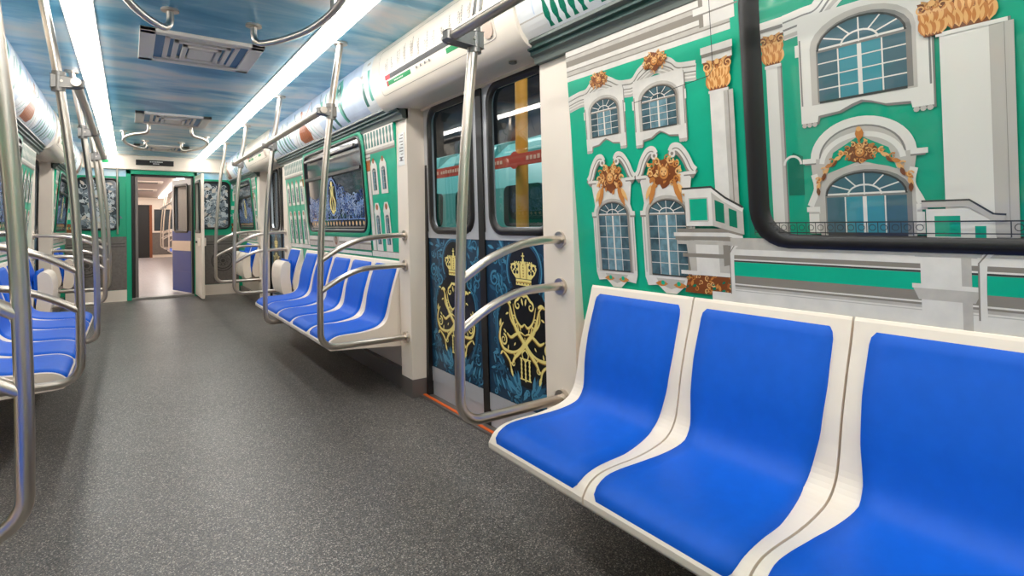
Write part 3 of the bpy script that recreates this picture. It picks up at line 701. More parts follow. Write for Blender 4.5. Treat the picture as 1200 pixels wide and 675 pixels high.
# ---- sliding doors
def dx(z): return 1.205-.024*z
def door_fn(s): return lambda a, b, off: (s*(dx(b)-off), a, b)
def crown(p, c, z, w, h, m, m2, hole):
    p.rect(c-w*.30, c+w*.30, z-h*.5, z-h*.30, m); p.stroke([(c-w*.3, z-h*.40), (c+w*.3, z-h*.40)], .006, m2)
    for k in range(-2, 3): p.disc(c+w*.12*k, z-h*.44, .004, hole, 6)
    p.poly([(c-w*.30, z-h*.28), (c-w*.44, z-h*.12), (c-w*.52, z+h*.06), (c-w*.44, z+h*.20), (c-w*.26, z+h*.24), (c-w*.10, z+h*.20), (c-w*.06, z+h*.28), (c+w*.06, z+h*.28), (c+w*.10, z+h*.20), (c+w*.26, z+h*.24), (c+w*.44, z+h*.20), (c+w*.52, z+h*.06), (c+w*.44, z-h*.12), (c+w*.30, z-h*.28)], m)
    for sx in (-1, 1):
        for a, b, r in ((.40, .08, .05), (.35, -.08, .05), (.25, .10, .045), (.24, -.08, .045), (.27, .19, .02), (.30, .01, .03), (.44, .0, .025)): p.disc(c+sx*w*a, z+h*b, w*r, hole, 8)
        p.stroke([(c+sx*w*.08, z+h*.26), (c+sx*w*.14, z+h*.1), (c+sx*w*.12, z-h*.28)], .006, m2, smooth=4)
        for k in range(6): p.disc(c+sx*w*(.10+.075*k), z+h*(.25 if k < 4 else .16), .005, m, 6)
    for k in range(5): p.disc(c, z+h*(-.2+.09*k), .005, m2, 6)
    p.disc(c, z+h*.32, w*.045, m, 10); p.rect(c-w*.018, c+w*.018, z+h*.32, z+h*.56, m); p.rect(c-w*.06, c+w*.06, z+h*.43, z+h*.475, m)
def monogram(p, c, d=0):
    """interlaced gilded letters under a crown"""
    g, g2 = d_gold, d_gold2
    crown(p, c, .860, .205, .150, g, g2, d_black)
    ST = [([(.150, .700), (.118, .675), (.098, .62), (.068, .565), (.020, .520), (-.030, .470), (-.085, .425), (-.112, .385)], .020),
          ([(.162, .690), (.135, .700), (.110, .690)], .016),
          ([(.122, .670), (.118, .62), (.085, .585), (.055, .60)], .010),
          ([(.092, .69), (.070, .62), (.030, .585), (0, .600)], .011),
          ([(.060, .60), (.045, .55), (.0, .485)], .010),
          ([(.0, .545), (.035, .555), (.075, .54), (.115, .52), (.150, .535)], .014),
          ([(-.005, .535), (.03, .485), (.075, .455), (.13, .445), (.185, .455), (.215, .50), (.205, .555), (.180, .585)], .015),
          ([(.198, .44), (.165, .425), (.130, .395), (.118, .345)], .012),
          ([(.105, .45), (.08, .43), (.055, .445), (.03, .475)], .011)]
    for m, k, o in ((g2, 1.35, .003), (g, 1.0, 0)):
        for sx in (-1, 1):
            for pts, w in ST: p.stroke([(c+sx*a+o, b-o) for a, b in pts], w*k, m, smooth=6, taper=1)
    for sx in (-1, 1):
        p.spiral(c+sx*.052, .687, .026, g, .014, 1.1, PI/2, -sx, tail=[(c, .735), (c+sx*.025, .738)])
        p.leaf(c+sx*.02, .725, .04, -PI/2-sx*.3, g, .4); p.disc(c, .735, .010, g, 9)
        p.spiral(c+sx*.180, .497, .030, g, .012, 1.5, PI/2, sx, 24)
        p.spiral(c+sx*.100, .395, .018, g, .008, 1.2, 0 if sx > 0 else PI, -sx, 14); p.spiral(c+sx*.085, .622, .013, g, .007, 1.1, 0 if sx > 0 else PI, sx, 12)
        for a, b, l, t in ((.122, .37, .05, -1.9), (.215, .56, .045, 1.9), (.19, .44, .035, -.8), (.155, .535, .03, .6), (.16, .70, .03, .2), (.03, .56, .025, 1.2), (.07, .575, .03, .4), (.145, .45, .03, 1.8), (.075, .50, .025, -.9), (.13, .64, .03, -.4)):
            p.leaf(c+sx*a, b, l, t if sx > 0 else PI-t, g, .42)
        p.stroke([(c+sx*.032, .425), (c+sx*.032, .33)], .010, g)
        for k in range(5): p.disc(c+sx*.032, .42-.02*k, .008, g, 8)
        p.stroke([(c, .475), (c+sx*.024, .455), (c+sx*.016, .43), (c, .42)], .008, g, smooth=4)
    p.stroke([(c, .43), (c, .32)], .010, g)
    for k in range(5): p.disc(c, .42-.02*k, .008, g, 8)
    for z in (.43, .33): p.stroke([(c-.045, z), (c+.045, z)], .007, g)
def door_print(s, y0, y1):
    p = Print(door_fn(s)); c = (y0+y1)/2-.018; hw = (y1-y0)/2-.02
    p.k = 2; p.rect(y0, y1, .19, 1.0, d_blue3)
    rnd = random.Random(4); pal = (d_blue, d_blue2, d_blue)
    inside = lambda a, b: (a/.235)**2+((b-.54)/.25)**2 < .98 or math.hypot(a, b-.86) < .125
    for i in range(230):
        a = rnd.uniform(-hw+.025, hw-.025); b = rnd.uniform(.205, .985)
        if inside(a, b): continue
        if i % 3: p.leaf(c+a, b, rnd.uniform(.04, .075), rnd.uniform(0, 6.28), pal[i % 3], .32)
        else: p.spiral(c+a, b, rnd.uniform(.018, .036), pal[(i//3) % 2], .009, 1.3, rnd.uniform(0, 6), 1 if i % 2 else -1, 14)
    p.poly([(c+.235*math.cos(t*PI/14), .54+.25*math.sin(t*PI/14)) for t in range(28)], d_black); p.disc(c, .86, .125, d_black, 24)
    p.arc(c, .86, .137, d_blue3, .026, -.5, PI+.5, 26); p.arc(c, .86, .140, d_blue2, .010, -.55, PI+.55, 26); p.arc(c, .86, .126, d_blue, .005, -.4, PI+.4, 24)
    for sx in (-1, 1):
        f = lambda t: t if sx > 0 else PI-t
        p.stroke([(c+sx*.165, .745), (c+sx*.225, .70), (c+sx*.25, .62), (c+sx*.245, .52), (c+sx*.225, .42), (c+sx*.17, .33)], .020, d_blue, smooth=6, taper=1)
        p.stroke([(c+sx*.15, .735), (c+sx*.21, .69), (c+sx*.235, .61), (c+sx*.23, .52)], .007, d_blue2, smooth=6)
        p.spiral(c+sx*.175, .745, .035, d_blue2, .014, 1.3, f(1.2), sx, 18); p.spiral(c+sx*.255, .80, .042, d_blue2, .014, 1.4, f(2), -sx, 20)
        for k in range(6):
            p.leaf(c+sx*.19, .80-.01*k, .085-.008*k, f(.2+.35*k), (d_blue2, d_blue)[k % 2], .3)
            p.leaf(c+sx*.05, .245+.006*k, .15-.012*k, f(.1+.25*k), (d_blue, d_blue2)[k % 2], .26)
            p.leaf(c+sx*(.12+.03*k), .24, .07, f(.8+.1*k), (d_blue2, d_blue)[k % 2], .3)
        p.spiral(c+sx*.07, .265, .034, d_blue2, .013, 1.3, f(1.5), sx, 18); p.spiral(c+sx*.215, .33, .036, d_blue, .013, 1.3, f(0), sx, 18)
        for k in range(5): p.leaf(c+sx*.16, .955, .07, f(-.4+.4*k), (d_blue, d_blue2)[k % 2], .3)
    p.rect(y0-.012, y1+.012, .10, .19, silver); p.rect(y0-.012, y1+.012, 1.0, 1.04, silver)
    monogram(p, c)
    return p.mb
def door_leaf(s, y0, y1, idx, label):
    """one sliding leaf between y0 and y1"""
    root = empty('door_%d' % idx, (s*1.19, (y0+y1)/2, 0)); struct(root, label, 'door'); og = root.location[:]
    fn = door_fn(s); z0, z1, za, zb = .012, 1.86, 1.035, 1.80
    ym = (y0+y1)/2; wa, wb = y0+.075, y1-.075
    mb = MB(); hole = rrect(wa, wb, za, zb, .10, 8); out = []
    # panel with a hole: radial strips between outer rectangle and the hole
    n = len(hole)
    for a, b in hole:
        dxn, dyn = a-ym, b-(za+zb)/2
        t = min(((y1-ym)/abs(dxn)) if abs(dxn) > 1e-6 else 9, (((z1-(za+zb)/2) if dyn > 0 else ((za+zb)/2-.99))/abs(dyn)) if abs(dyn) > 1e-6 else 9)
        out.append((ym+dxn*t, (za+zb)/2+dyn*t))
    v = [fn(*q, 0) for q in out]+[fn(*q, 0) for q in hole]+[fn(*q, -.03) for q in hole]
    mb.add(v, [(i, (i+1) % n, n+(i+1) % n, n+i) for i in range(n)]+[(n+i, n+(i+1) % n, 2*n+(i+1) % n, 2*n+i) for i in range(n)], silver)
    for (a, b) in ((y0, z1), (y1, z1), (y0, .99), (y1, .99)):     # corner fills
        i = min(range(n), key=lambda q: math.dist(out[q], (a, b)))
        js = sorted(range(n), key=lambda q: math.dist(out[q], (a, b)))[:2]
        mb.add([fn(a, b, 0), fn(*out[js[0]], 0), fn(*out[js[1]], 0)], [(0, 1, 2)], silver)
    p = [(dx(z0), z0), (dx(.99), .99), (dx(.99)+.03, .99), (dx(z0)+.03, z0)]
    mb.extr([(s*x, z) for x, z in p], y0, y1, silver)
    mb.build('leaf_panel', root, og)
    g = MB(); ring_frame(g, fn, rrect(wa-.012, wb+.012, za-.012, zb+.012, .11, 8), rrect(wa+.032, wb-.032, za+.032, zb-.032, .075, 8), 0, .014, black); g.build('window_gasket', root, og)
    q = MB(); h2 = rrect(wa, wb, za, zb, .1, 8); q.add([fn(*t, -.012) for t in h2], [tuple(range(len(h2)))], glass); q.build('glass_pane', root, og)
    door_print(s, y0+.012, y1-.012).build('crown_print', root, og)
    return root
di = 1
for s in (1, -1):
    for j, (y0, y1) in enumerate(DOORS):
        ym = (y0+y1)/2
        where = ('right after the near pillar', 'at the far end of the car')[j]+('' if s > 0 else ', opposite side')
        door_leaf(s, y0+.0, ym-.014, di, 'sliding door leaf with gold crown monogram, nearer of the pair '+where); di += 1
        door_leaf(s, ym+.014, y1-.0, di, 'sliding door leaf with gold crown monogram, farther of the pair '+where); di += 1
        mb = MB(); mb.extr([(s*x, z) for x, z in [(1.196, .012), (1.150, 1.86), (1.19, 1.86), (1.235, .012)]], ym-.028, ym+.028, black)
        o = mb.build('trim_%d' % tn); tn += 1; struct(o, 'black rubber seal where the two door leaves meet '+where, 'seal')
        mb = MB(); mb.box(s*1.13, s*1.24, y0-.01, y1+.01, 0, .012, grey); mb.box(s*1.145, s*1.163, y0, y1, .012, .016, orange)
        mb.extr([(s*x, z) for x, z in [(1.145, 1.80), (1.24, 1.80), (1.24, 1.87), (1.145, 1.87)]], y0-.02, y1+.02, cream)
        o = mb.build('trim_%d' % tn); tn += 1; struct(o, 'orange edged door sill and cream head strip '+where, 'door sill')
        mb = MB()
        for yy in (y0, y1): mb.box(s*1.17, s*1.24, yy-.03, yy+.004, 0, 1.86, black)
        o = mb.build('trim_%d' % tn); tn += 1; struct(o, 'dark rubber edges at both sides of the door opening '+where, 'door seal')

# ---- headers above the doors
HEAD = [(.918, H), (.893, 2.11), (.880, 2.04), (.884, 1.96), (.902, 1.885), (.928, 1.835), (.962, 1.806), (1.0, 1.80), (1.15, 1.815), (1.15, H)]
def header(s, y0, y1, label, nearone):
    root = empty('door_header', (s*.95, (y0+y1)/2, 1.8), label, 'door header panel'); og = root.location[:]
    mb = MB(); n = 10; rows = []
    P = [(p.x, p.y) for p in spline([(a, b, 0) for a, b in HEAD[:8]], 4)]
    for y, k in ((y0, .985), (y0+.012, 1), (y1-.012, 1), (y1, .985)):
        rows.append([(s*(1.15-(1.15-x)*k), y, z) for x, z in P]+[(s*1.15, y, 1.815)])
    mb.grid(rows, cream2, True)
    for y in (y0, y1):
        mb.add([(s*(1.15-(1.15-x)*.985), y, z) for x, z in P]+[(s*1.15, y, 1.815), (s*1.15, y, H)], [tuple(range(len(P)+2))], cream2)
    mb.build('shell', root, og)
    p = Print(cove_fn(s, P), maxe=.05, base=.0006)
    # raised access lid outline
    a0, a1 = y0+.14, y1-.14
    lid = rrect(a0, a1, .10, .72, .035, 4); lid.append(lid[0])
    p.stroke(lid, .006, g_shade); p.stroke([(a, b+.006) for a, b in lid], .003, cream2)
    m0, m1 = y0+.2, y1-.2
    # line map: names, line, red and green blocks
    q0, q1 = m0+.02, m1-.02
    p.rect(q0, q1, .475, .54, t_black); p.rect(q1-.07, q1, .475, .54, t_red)
    p.rect(q1-.34, q1-.03, .56, .62, t_green); p.rect(q0+.18, q0+.34, .56, .62, t_green); p.rect(q1-.035, q1-.012, .555, .625, t_red)
    for kx in range(7): p.rect(q1-.13-.018*kx, q1-.118-.018*kx, .583, .600, w_white)
    rnd = random.Random(3)
    for i in range(13):
        a = q1-.02-(q1-q0-.04)*i/12
        for j in range(3):
            L0 = rnd.uniform(.1, .24); z = .455
            if j == 2 and i % 2: continue
            zz = z
            while zz > z-L0:
                l = rnd.uniform(.012, .035); p.stroke([(a-.014*j, zz), (a-.014*j-.004, zz-l)], .0055, t_grey); zz -= l+.008
    for i in range(6):
        p.rect(q0+.05+.07*i if i < 2 else q1-.38-.05*(i-1), q0+.06+.07*i if i < 2 else q1-.365-.05*(i-1), .57, .60, t_grey)
    for i in range(3): p.arc(q1-.42-.06*i, .585, .012, t_grey, .003, 0, 2*PI, 10)
    p.disc(y0+.19, .60, .04, mat('header_disc', (214, 190, 172), .4), 16, .09); p.disc(a0+.03, .68, .005, g_dark, 8)
    p.mb.build('line_map', root, og)
    d = MB(); d.cyl((s*1.03, y0+.2, 1.80), (s*1.03, y0+.2, 1.793), .018, grey); d.build('speaker_grille', root, og)
    return root
header(1, 1.76, 3.285, 'cream bulging header with station line map above the gold crowned doors', True)
header(1, 6.42, 7.85, 'cream header above the far doors past the folded seat', False)
header(-1, 1.76, 3.285, 'cream header above the doors just across from the near crowned doors', False)
header(-1, 6.42, 7.85, 'cream header above the far doors on the side of the bench seen edge on', False)

# ---- seats
SURF = [(1.080, .838), (1.062, .775), (1.038, .70), (1.014, .61), (.999, .53), (.982, .475), (.945, .438), (.88, .420), (.80, .412), (.72, .411), (.665, .405), (.628, .387), (.606, .358)]
SURF2 = [(p.x, p.y) for p in spline([(a, b, 0) for a, b in SURF], 4)]
def seat_meshes(s, pitch=.46):
    hw = pitch/2-.003
    sh = MB(); prof = SURF2+[(.607, .34), (.622, .326), (.80, .316), (1.092, .296), (1.104, .45), (1.098, .70), (1.092, .842), (1.086, .848)]
    sh.extr([(s*x, z) for x, z in prof], -hw, hw, cream)
    cu = MB(); L = [0]
    for a, b in zip(SURF2, SURF2[1:]): L.append(L[-1]+math.dist(a, b))
    T = L[-1]; ns, nt = 44, 14; rows = []
    for i in range(ns+1):
        u = i/ns; q = (.022+.972*u)*T; j = max(k for k in range(len(L)-1) if L[k] <= q); t = (q-L[j])/(L[j+1]-L[j])
        x = lerp(SURF2[j][0], SURF2[j+1][0], t); z = lerp(SURF2[j][1], SURF2[j+1][1], t)
        dx_, dz_ = SURF2[j+1][0]-SURF2[j][0], SURF2[j+1][1]-SURF2[j][1]; l = math.hypot(dx_, dz_); nx, nz = dz_/l, -dx_/l
        w = interp(u, [0, .03, .2, .35, .45, .52, .6, .72, .9, .97, 1], [.178, .190, .192, .186, .174, .170, .180, .195, .203, .200, .186])
        eu = min(1, min(u, 1-u)/.02); row = []
        for k in range(nt+1):
            v = -1+2*k/nt; ev = (1-abs(v)**14)
            h = .0075*min(1, eu)*(1 if abs(v) < .999 else 0)-.002*(1-eu)-(.002 if abs(v) > .999 else 0)
            vv = math.copysign(abs(v)**.8, v) if 0 else v
            if abs(abs(v)-(1-2/nt)) < 1e-6: vv = math.copysign(.985, v)
            row.append((s*(x+nx*h), w*vv, z+nz*h))
        rows.append(row)
    cu.grid(rows, blue, True, flip=s < 0)
    return sh, cu
def make_seat(s):
    root = empty('bench_seat', (s*.85, 0, 0), 'x', 'seat'); og = root.location[:]
    sh, cu = seat_meshes(s)
    sh.build('seat_shell', root, og, bevel=.007, seg=3); c = cu.build('seat_pad', root, og); c['label'] = 'blue moulded pad'
    return root
def fold_seat(s):
    root = empty('folding_seat', (s*.95, 0, 0), 'x', 'folding seat'); og = root.location[:]
    b = MB(); up = [p for p in SURF2 if p[1] > .50]
    b.extr([(s*x, z) for x, z in up+[(1.0, .44), (1.03, .40), (1.104, .40), (1.103, .70), (1.096, .842), (1.088, .848)]], -.222, .222, cream)
    b.build('backrest_shell', root, og, bevel=.006)
    c = MB(); rows = []
    pts = [(lerp(1.077, 1.004, t), lerp(.83, .52, t)) for t in [i/8 for i in range(9)]]
    pts = [(x, z) for x, z in SURF2 if .52 < z < .832]
    for x, z in [(pts[0][0]+.004, pts[0][1]+.006)]+pts: rows.append([(s*(x-.009), y, z) for y in (-.185, -.18, 0, .18, .185)])
    c.grid(rows, blue, True); c.add(rows[0]+[(s*(x+.012), y, z) for (x, y, z) in [(abs(q[0]), q[1], q[2]) for q in rows[0]]], [(i, i+1, 6+i, 5+i) for i in range(4)], blue)
    for q in (0, 4): c.add([r[q] for r in rows]+[(r[q][0]+s*.012, r[q][1], r[q][2]) for r in rows], [(i, i+1, len(rows)+i+1, len(rows)+i) for i in range(len(rows)-1)], blue)
    c.build('backrest_pad', root, og)
    p = MB(); prof = spline([(.985, .40, 0), (.93, .385, 0), (.895, .42, 0), (.878, .54, 0), (.885, .66, 0), (.915, .715, 0), (.955, .725, 0)], 4)
    pr = [(q.x, q.y) for q in prof]+[(.975, .70), (.972, .56), (.985, .44)]
    p.extr([(s*x, z) for x, z in pr], -.205, .205, cream); p.build('folded_pan', root, og, bevel=.018, seg=3)
    r = MB()
    for k in range(5): r.extr([(s*x, z) for x, z in [(.888-.006, .50+.0), (.878-.002, .56), (.884-.002, .64), (.90, .64), (.90, .50)]], -.15+.07*k, -.135+.07*k, cream)
    r.build('pan_rib', root, og)
    q = MB(); q.extr([(s*x, z) for x, z in [(.976, .44), (.990, .46), (.998, .55), (.998, .68), (.988, .735), (.972, .735)]], -.19, .19, blue); q.build('pan_cushion', root, og, bevel=.006)
    hb = MB(); hb.box(s*.97, s*1.08, -.20, .20, .385, .425, steel_d); hb.build('hinge_bar', root, og)
    return root
ordn = ['first', 'second', 'third', 'fourth', 'fifth']
for s in (1, -1):
    proto = make_seat(s); first = True
    rows_ = [('near', [1.295-.46*i for i in range(4)])] if s > 0 else [('near', [1.295-.46*i for i in range(3)])]
    rows_.append(('far', [3.535+.46*i for i in range(5)]))
    for key, ys in rows_:
        for i, y in enumerate(ys):
            o = proto if first else copy_tree(proto); first = False
            o.location = (s*.85, y, 0)
            if key == 'near':
                lab = 'blue and cream bench seat under the big facade window, %s from the crowned doors' % ordn[i] if s > 0 else 'blue and cream bench seat beside the camera, %s from the doors' % ordn[i]
                grp = 'bench seats under the big facade window' if s > 0 else 'bench seats beside the camera'
            else:
                lab = ('blue bench seat under the ornamented window, %s counting from the crowned doors' if s > 0 else 'blue bench seat seen edge on behind the nearest pole, %s counting away from the camera') % ordn[i]
                grp = 'bench seats under the ornamented window' if s > 0 else 'bench seats seen edge on past the nearest pole'
            o['label'] = lab; o['group'] = grp
    fp = fold_seat(s); first = True
    for y, lab in ((6.02, 'folded up cream seat at the far end of the five seats'), (8.24, 'folded up cream seat just past the far doors'), (8.72, 'folded up cream seat by the grey end wall')):
        o = fp if first else copy_tree(fp); first = False
        o.location = (s*.95, y, 0); o['label'] = lab+('' if s > 0 else ', edge on bench side'); o['group'] = 'folded seats'

# ---- grab poles
PR = [(.68, H), (.655, 2.0), (.625, 1.8), (.598, 1.55), (.575, 1.3), (.558, 1.0), (.55, .7), (.55, .47)]
def flange(mb, p, axis, r=.034, t=.010, m=steel):
    a = Vector(p); mb.cyl(a, a+Vector(axis)*t, r, m, 20); 
def grab_pole(s, y, dx_, label, rail=True, arms=True, top=True, kind='full', group='curved grab poles at the bench ends'):
    root = empty('grab_pole', (s*(.55+dx_), y, 0), label, 'grab pole', group); og = root.location[:]
    pts = [(s*(x+dx_), y, z) for x, z in PR]
    mb = MB()
    if kind == 'full':
        c = .55+dx_; R = .085; arcp = [(s*(c+R-R*math.cos(t)), y, .46-R*math.sin(t)) for t in [PI/2*i/8 for i in range(9)]]
        path = spline(pts[:-1]+[(s*c, y, .50)], 6)+arcp+[(s*.80, y, .375), (s*1.062, y, .375)]
        mb.tube(path, .0185, steel, 16)
        mb.build('pole', root, og)
        f = MB(); flange(f, (s*(.68+dx_), y, H-.012), (0, 0, 1), .040, .012); f.build('ceiling_flange', root, og)
        f = MB(); f.cyl((s*1.075, y, .375), (s*1.05, y, .375), .036, steel); f.build('wall_flange', root, og)
        for z0, z1 in ((.88, 1.016), (.70, .828)):
            a = MB(); x0 = interp(z0, [.7, 1.0], [.55, .558])+dx_
            a.tube(spline([(s*x0, y, z0), (s*(x0+.12), y, z0+.072), (s*(x0+.25), y, z0+.118), (s*.96, y, z1), (s*1.065, y, z1)], 8), .0165, steel, 14)
            ao = a.build('arm', root, og)
            f = MB(); f.cyl((s*1.074, y, z1), (s*1.050, y, z1), .034, steel); f.build('wall_flange', ao, og)
    else:
        c = .55+dx_; R = .06; arcp = [(s*(c+R-R*math.cos(t)), y, .355-R*math.sin(t)) for t in [PI/2*i/6 for i in range(7)]]
        path = spline(pts[:-1]+[(s*c, y, .39)], 6)+arcp+[(s*.70, y, .295)]
        mb.tube(path, .0185, steel, 16); mb.build('pole', root, og)
        f = MB(); flange(f, (s*(.68+dx_), y, H-.012), (0, 0, 1), .040, .012); f.build('ceiling_flange', root, og)
    if rail:
        x0 = interp(1.75, [1.55, 1.8], [.598, .625])+dx_; x1 = .556+dx_*.3
        c = MB()
        pf = []
        for zz, yy in ((1.715, 0), (1.775, 0)):
            pf.append([(s*(x0+.028), y-.024, zz), (s*(x1+.0), y-.026, zz+(0.008 if zz < 1.74 else -.012)), (s*(x1-.027), y-.018, zz+(.014 if zz < 1.74 else -.016)), (s*(x1-.027), y+.018, zz+(.014 if zz < 1.74 else -.016)), (s*(x1), y+.026, zz+(.008 if zz < 1.74 else -.012)), (s*(x0+.028), y+.024, zz)])
        v = pf[0]+pf[1]; c.add(v, [tuple(range(6)), tuple(range(11, 5, -1))]+[(i, (i+1) % 6, 6+(i+1) % 6, 6+i) for i in range(6)], steel_d)
        c.cyl((s*(x0+.001), y, 1.700), (s*(x0-.001), y, 1.79), .026, steel_d)
        c.cyl((s*x0-s*.012, y-.027, 1.745), (s*x0-s*.012, y-.030, 1.745), .006, steel, 8)
        c.build('rail_clamp', root, og, bevel=.004)
    return root
def top_rail(s, y0, y1, d0, d1, label):
    mb = MB(); mb.tube([(s*(.556+d0*.3), y0, 1.745), (s*(.556+d1*.3), y1, 1.745)], .0195, steel, 16)
    return tag(mb.build('hand_rail', None, (s*.556, (y0+y1)/2, 1.745)), label, 'handrail', 'handrails below the ceiling along the benches')
DXR = {1: (.040, -.018, -.01, -.01, -.01), -1: (.015, .0, .0, .0, .0)}
for s in (1, -1):
    d = DXR[s]; side = '' if s > 0 else ', edge on bench side'
    grab_pole(s, 1.68, d[0], 'steel grab pole curving in front of the crowned doors with two arms' if s > 0 else 'thick nearest steel pole crossing the bench that is seen edge on')
    grab_pole(s, 3.19, d[1], 'curved steel grab pole at the near end of the five blue seats' if s > 0 else 'second nearest steel pole, beside the edge on bench')
    grab_pole(s, 4.78, d[2], 'straight middle grab pole rising before the row of five seats' if s > 0 else 'slim middle pole rising before the edge on bench', kind='mid')
    grab_pole(s, 6.37, d[3], 'grab pole beside the folded seat and far door pillar'+side)
    grab_pole(s, 7.87, d[4], 'farthest grab pole with arms beyond the far doors'+side, rail=False)
    top_rail(s, 3.15, 6.41, d[1], d[3], 'long horizontal handrail above the ornamented window bench' if s > 0 else 'long horizontal handrail above the edge on bench')
    top_rail(s, 1.72, -1.5, d[0], d[0], 'horizontal handrail running over the big blue seats toward the camera' if s > 0 else 'horizontal handrail over the seats beside the camera')

# ---- ceiling loop handles
def loop(yc, label):
    for sx in (1, -1):
        root = empty('overhead_grab_bar', (sx*.3, yc, H), label % ('on the map side' if sx > 0 else 'on the edge on bench side'), 'ceiling handrail', 'bowed ceiling handrails'); og = root.location[:]
        L_ = .68; zb = H-.10
        path = [(sx*.19, yc-L_, H-.012), (sx*.19, yc-L_, zb+.045)]
        path += [(sx*(.20), yc-L_+.008, zb+.015), (sx*.225, yc-L_+.03, zb), (sx*.30, yc-L_*.78, zb), (sx*.375, yc-L_*.45, zb), (sx*.405, yc, zb), (sx*.375, yc+L_*.45, zb), (sx*.30, yc+L_*.78, zb), (sx*.225, yc+L_-.03, zb), (sx*.20, yc+L_-.008, zb+.015), (sx*.19, yc+L_, zb+.045), (sx*.19, yc+L_, H-.012)]
        mb = MB(); mb.tube(spline(path, 6), .0165, steel, 14); mb.build('bar', root, og)
        for yy in (yc-L_, yc+L_):
            f = MB(); f.cyl((sx*.19, yy, H), (sx*.19, yy, H-.010), .040, steel); f.build('flange', root, og)
        f = MB(); f.cyl((sx*.405, yc, H), (sx*.405, yc, zb), .014, steel); f.cyl((sx*.405, yc, H), (sx*.405, yc, H-.01), .034, steel); f.build('hanger', root, og)
loop(2.49, 'bowed steel ceiling handrail near the camera, %s')
loop(7.42, 'bowed ceiling handrail by the end wall, %s')

# ---- ceiling vents
vent_white = mat('vent_white', (236, 226, 216), .4)
def vent(y0, y1, label):
    root = empty('ceiling_vent', (0, (y0+y1)/2, H), label, 'ceiling vent', 'air vents in the ceiling'); og = root.location[:]
    def fr(x, y, w, d, z0, z1, t, m, name, bev=.003):
        mb = MB(); yc = (y0+y1)/2
        mb.box(-x, x, yc-y, yc-y+t, z0, z1, m); mb.box(-x, x, yc+y-t, yc+y, z0, z1, m); mb.box(-x, -x+w, yc-y, yc+y, z0, z1, m); mb.box(x-w, x, yc-y, yc+y, z0, z1, m)
        return mb.build(name, root, og, bevel=bev)
    hy = (y1-y0)/2
    fr(.31, hy, .075, 0, H-.022, H, .05, vent_white, 'frame')
    b = MB(); b.box(-.236, .236, y0+.05, y1-.05, H-.006, H+.0, mat('vent_blue', (74, 134, 176), .4)); b.build('backing', root, og)
    for k, (x, y) in enumerate(((.19, hy-.08), (.145, hy-.125), (.10, hy-.17))):
        fr(x, max(.05, y), .026, 0, H-.016-.008*k, H-.006, .022, vent_white, 'louvre_ring')
    c = MB(); c.box(-.065, .065, (y0+y1)/2-max(.02, hy-.21), (y0+y1)/2+max(.02, hy-.21), H-.032, H-.006, vent_white); c.build('centre_plate', root, og, bevel=.004)
vent(3.50, 4.12, 'square stepped air vent in the ceiling nearest the camera')
vent(6.06, 6.66, 'stepped air vent in the ceiling above the start of the far handles')
vent(8.45, 9.0, 'air vent in the ceiling closest to the end wall')

# ---- ceiling lights
for s in (1, -1):
    root = empty('ceiling_light', (s*.56, (YB+9.9)/2, H), 'long white glowing ceiling light strip %s' % ('closest to the header with the line map' if s > 0 else 'above the bench that is seen edge on'), 'ceiling light', 'ceiling light strips'); og = root.location[:]
    mb = MB(); y1 = 9.72
    prof = [(-.058, 0), (-.056, -.014), (-.035, -.024), (0, -.028), (.035, -.024), (.056, -.014), (.058, 0)]
    rows = []
    for k in range(9):
        t = PI/2*k/8; rows.append([(s*.56+x*max(.02, math.cos(t)), y1+.055*math.sin(t), H+z*max(.05, math.cos(t))) for x, z in prof])
    rows = [[(s*.56+x, YB+.1, H+z) for x, z in prof]]+rows
    mb.grid(rows, lampm, True); mb.build('diffuser', root, og)
    f = MB()
    for e in (-1, 1): f.box(s*.56+e*.059, s*.56+e*.065, YB+.1, y1+.02, H-.006, H, vent_white)
    f.build('edge_strip', root, og)

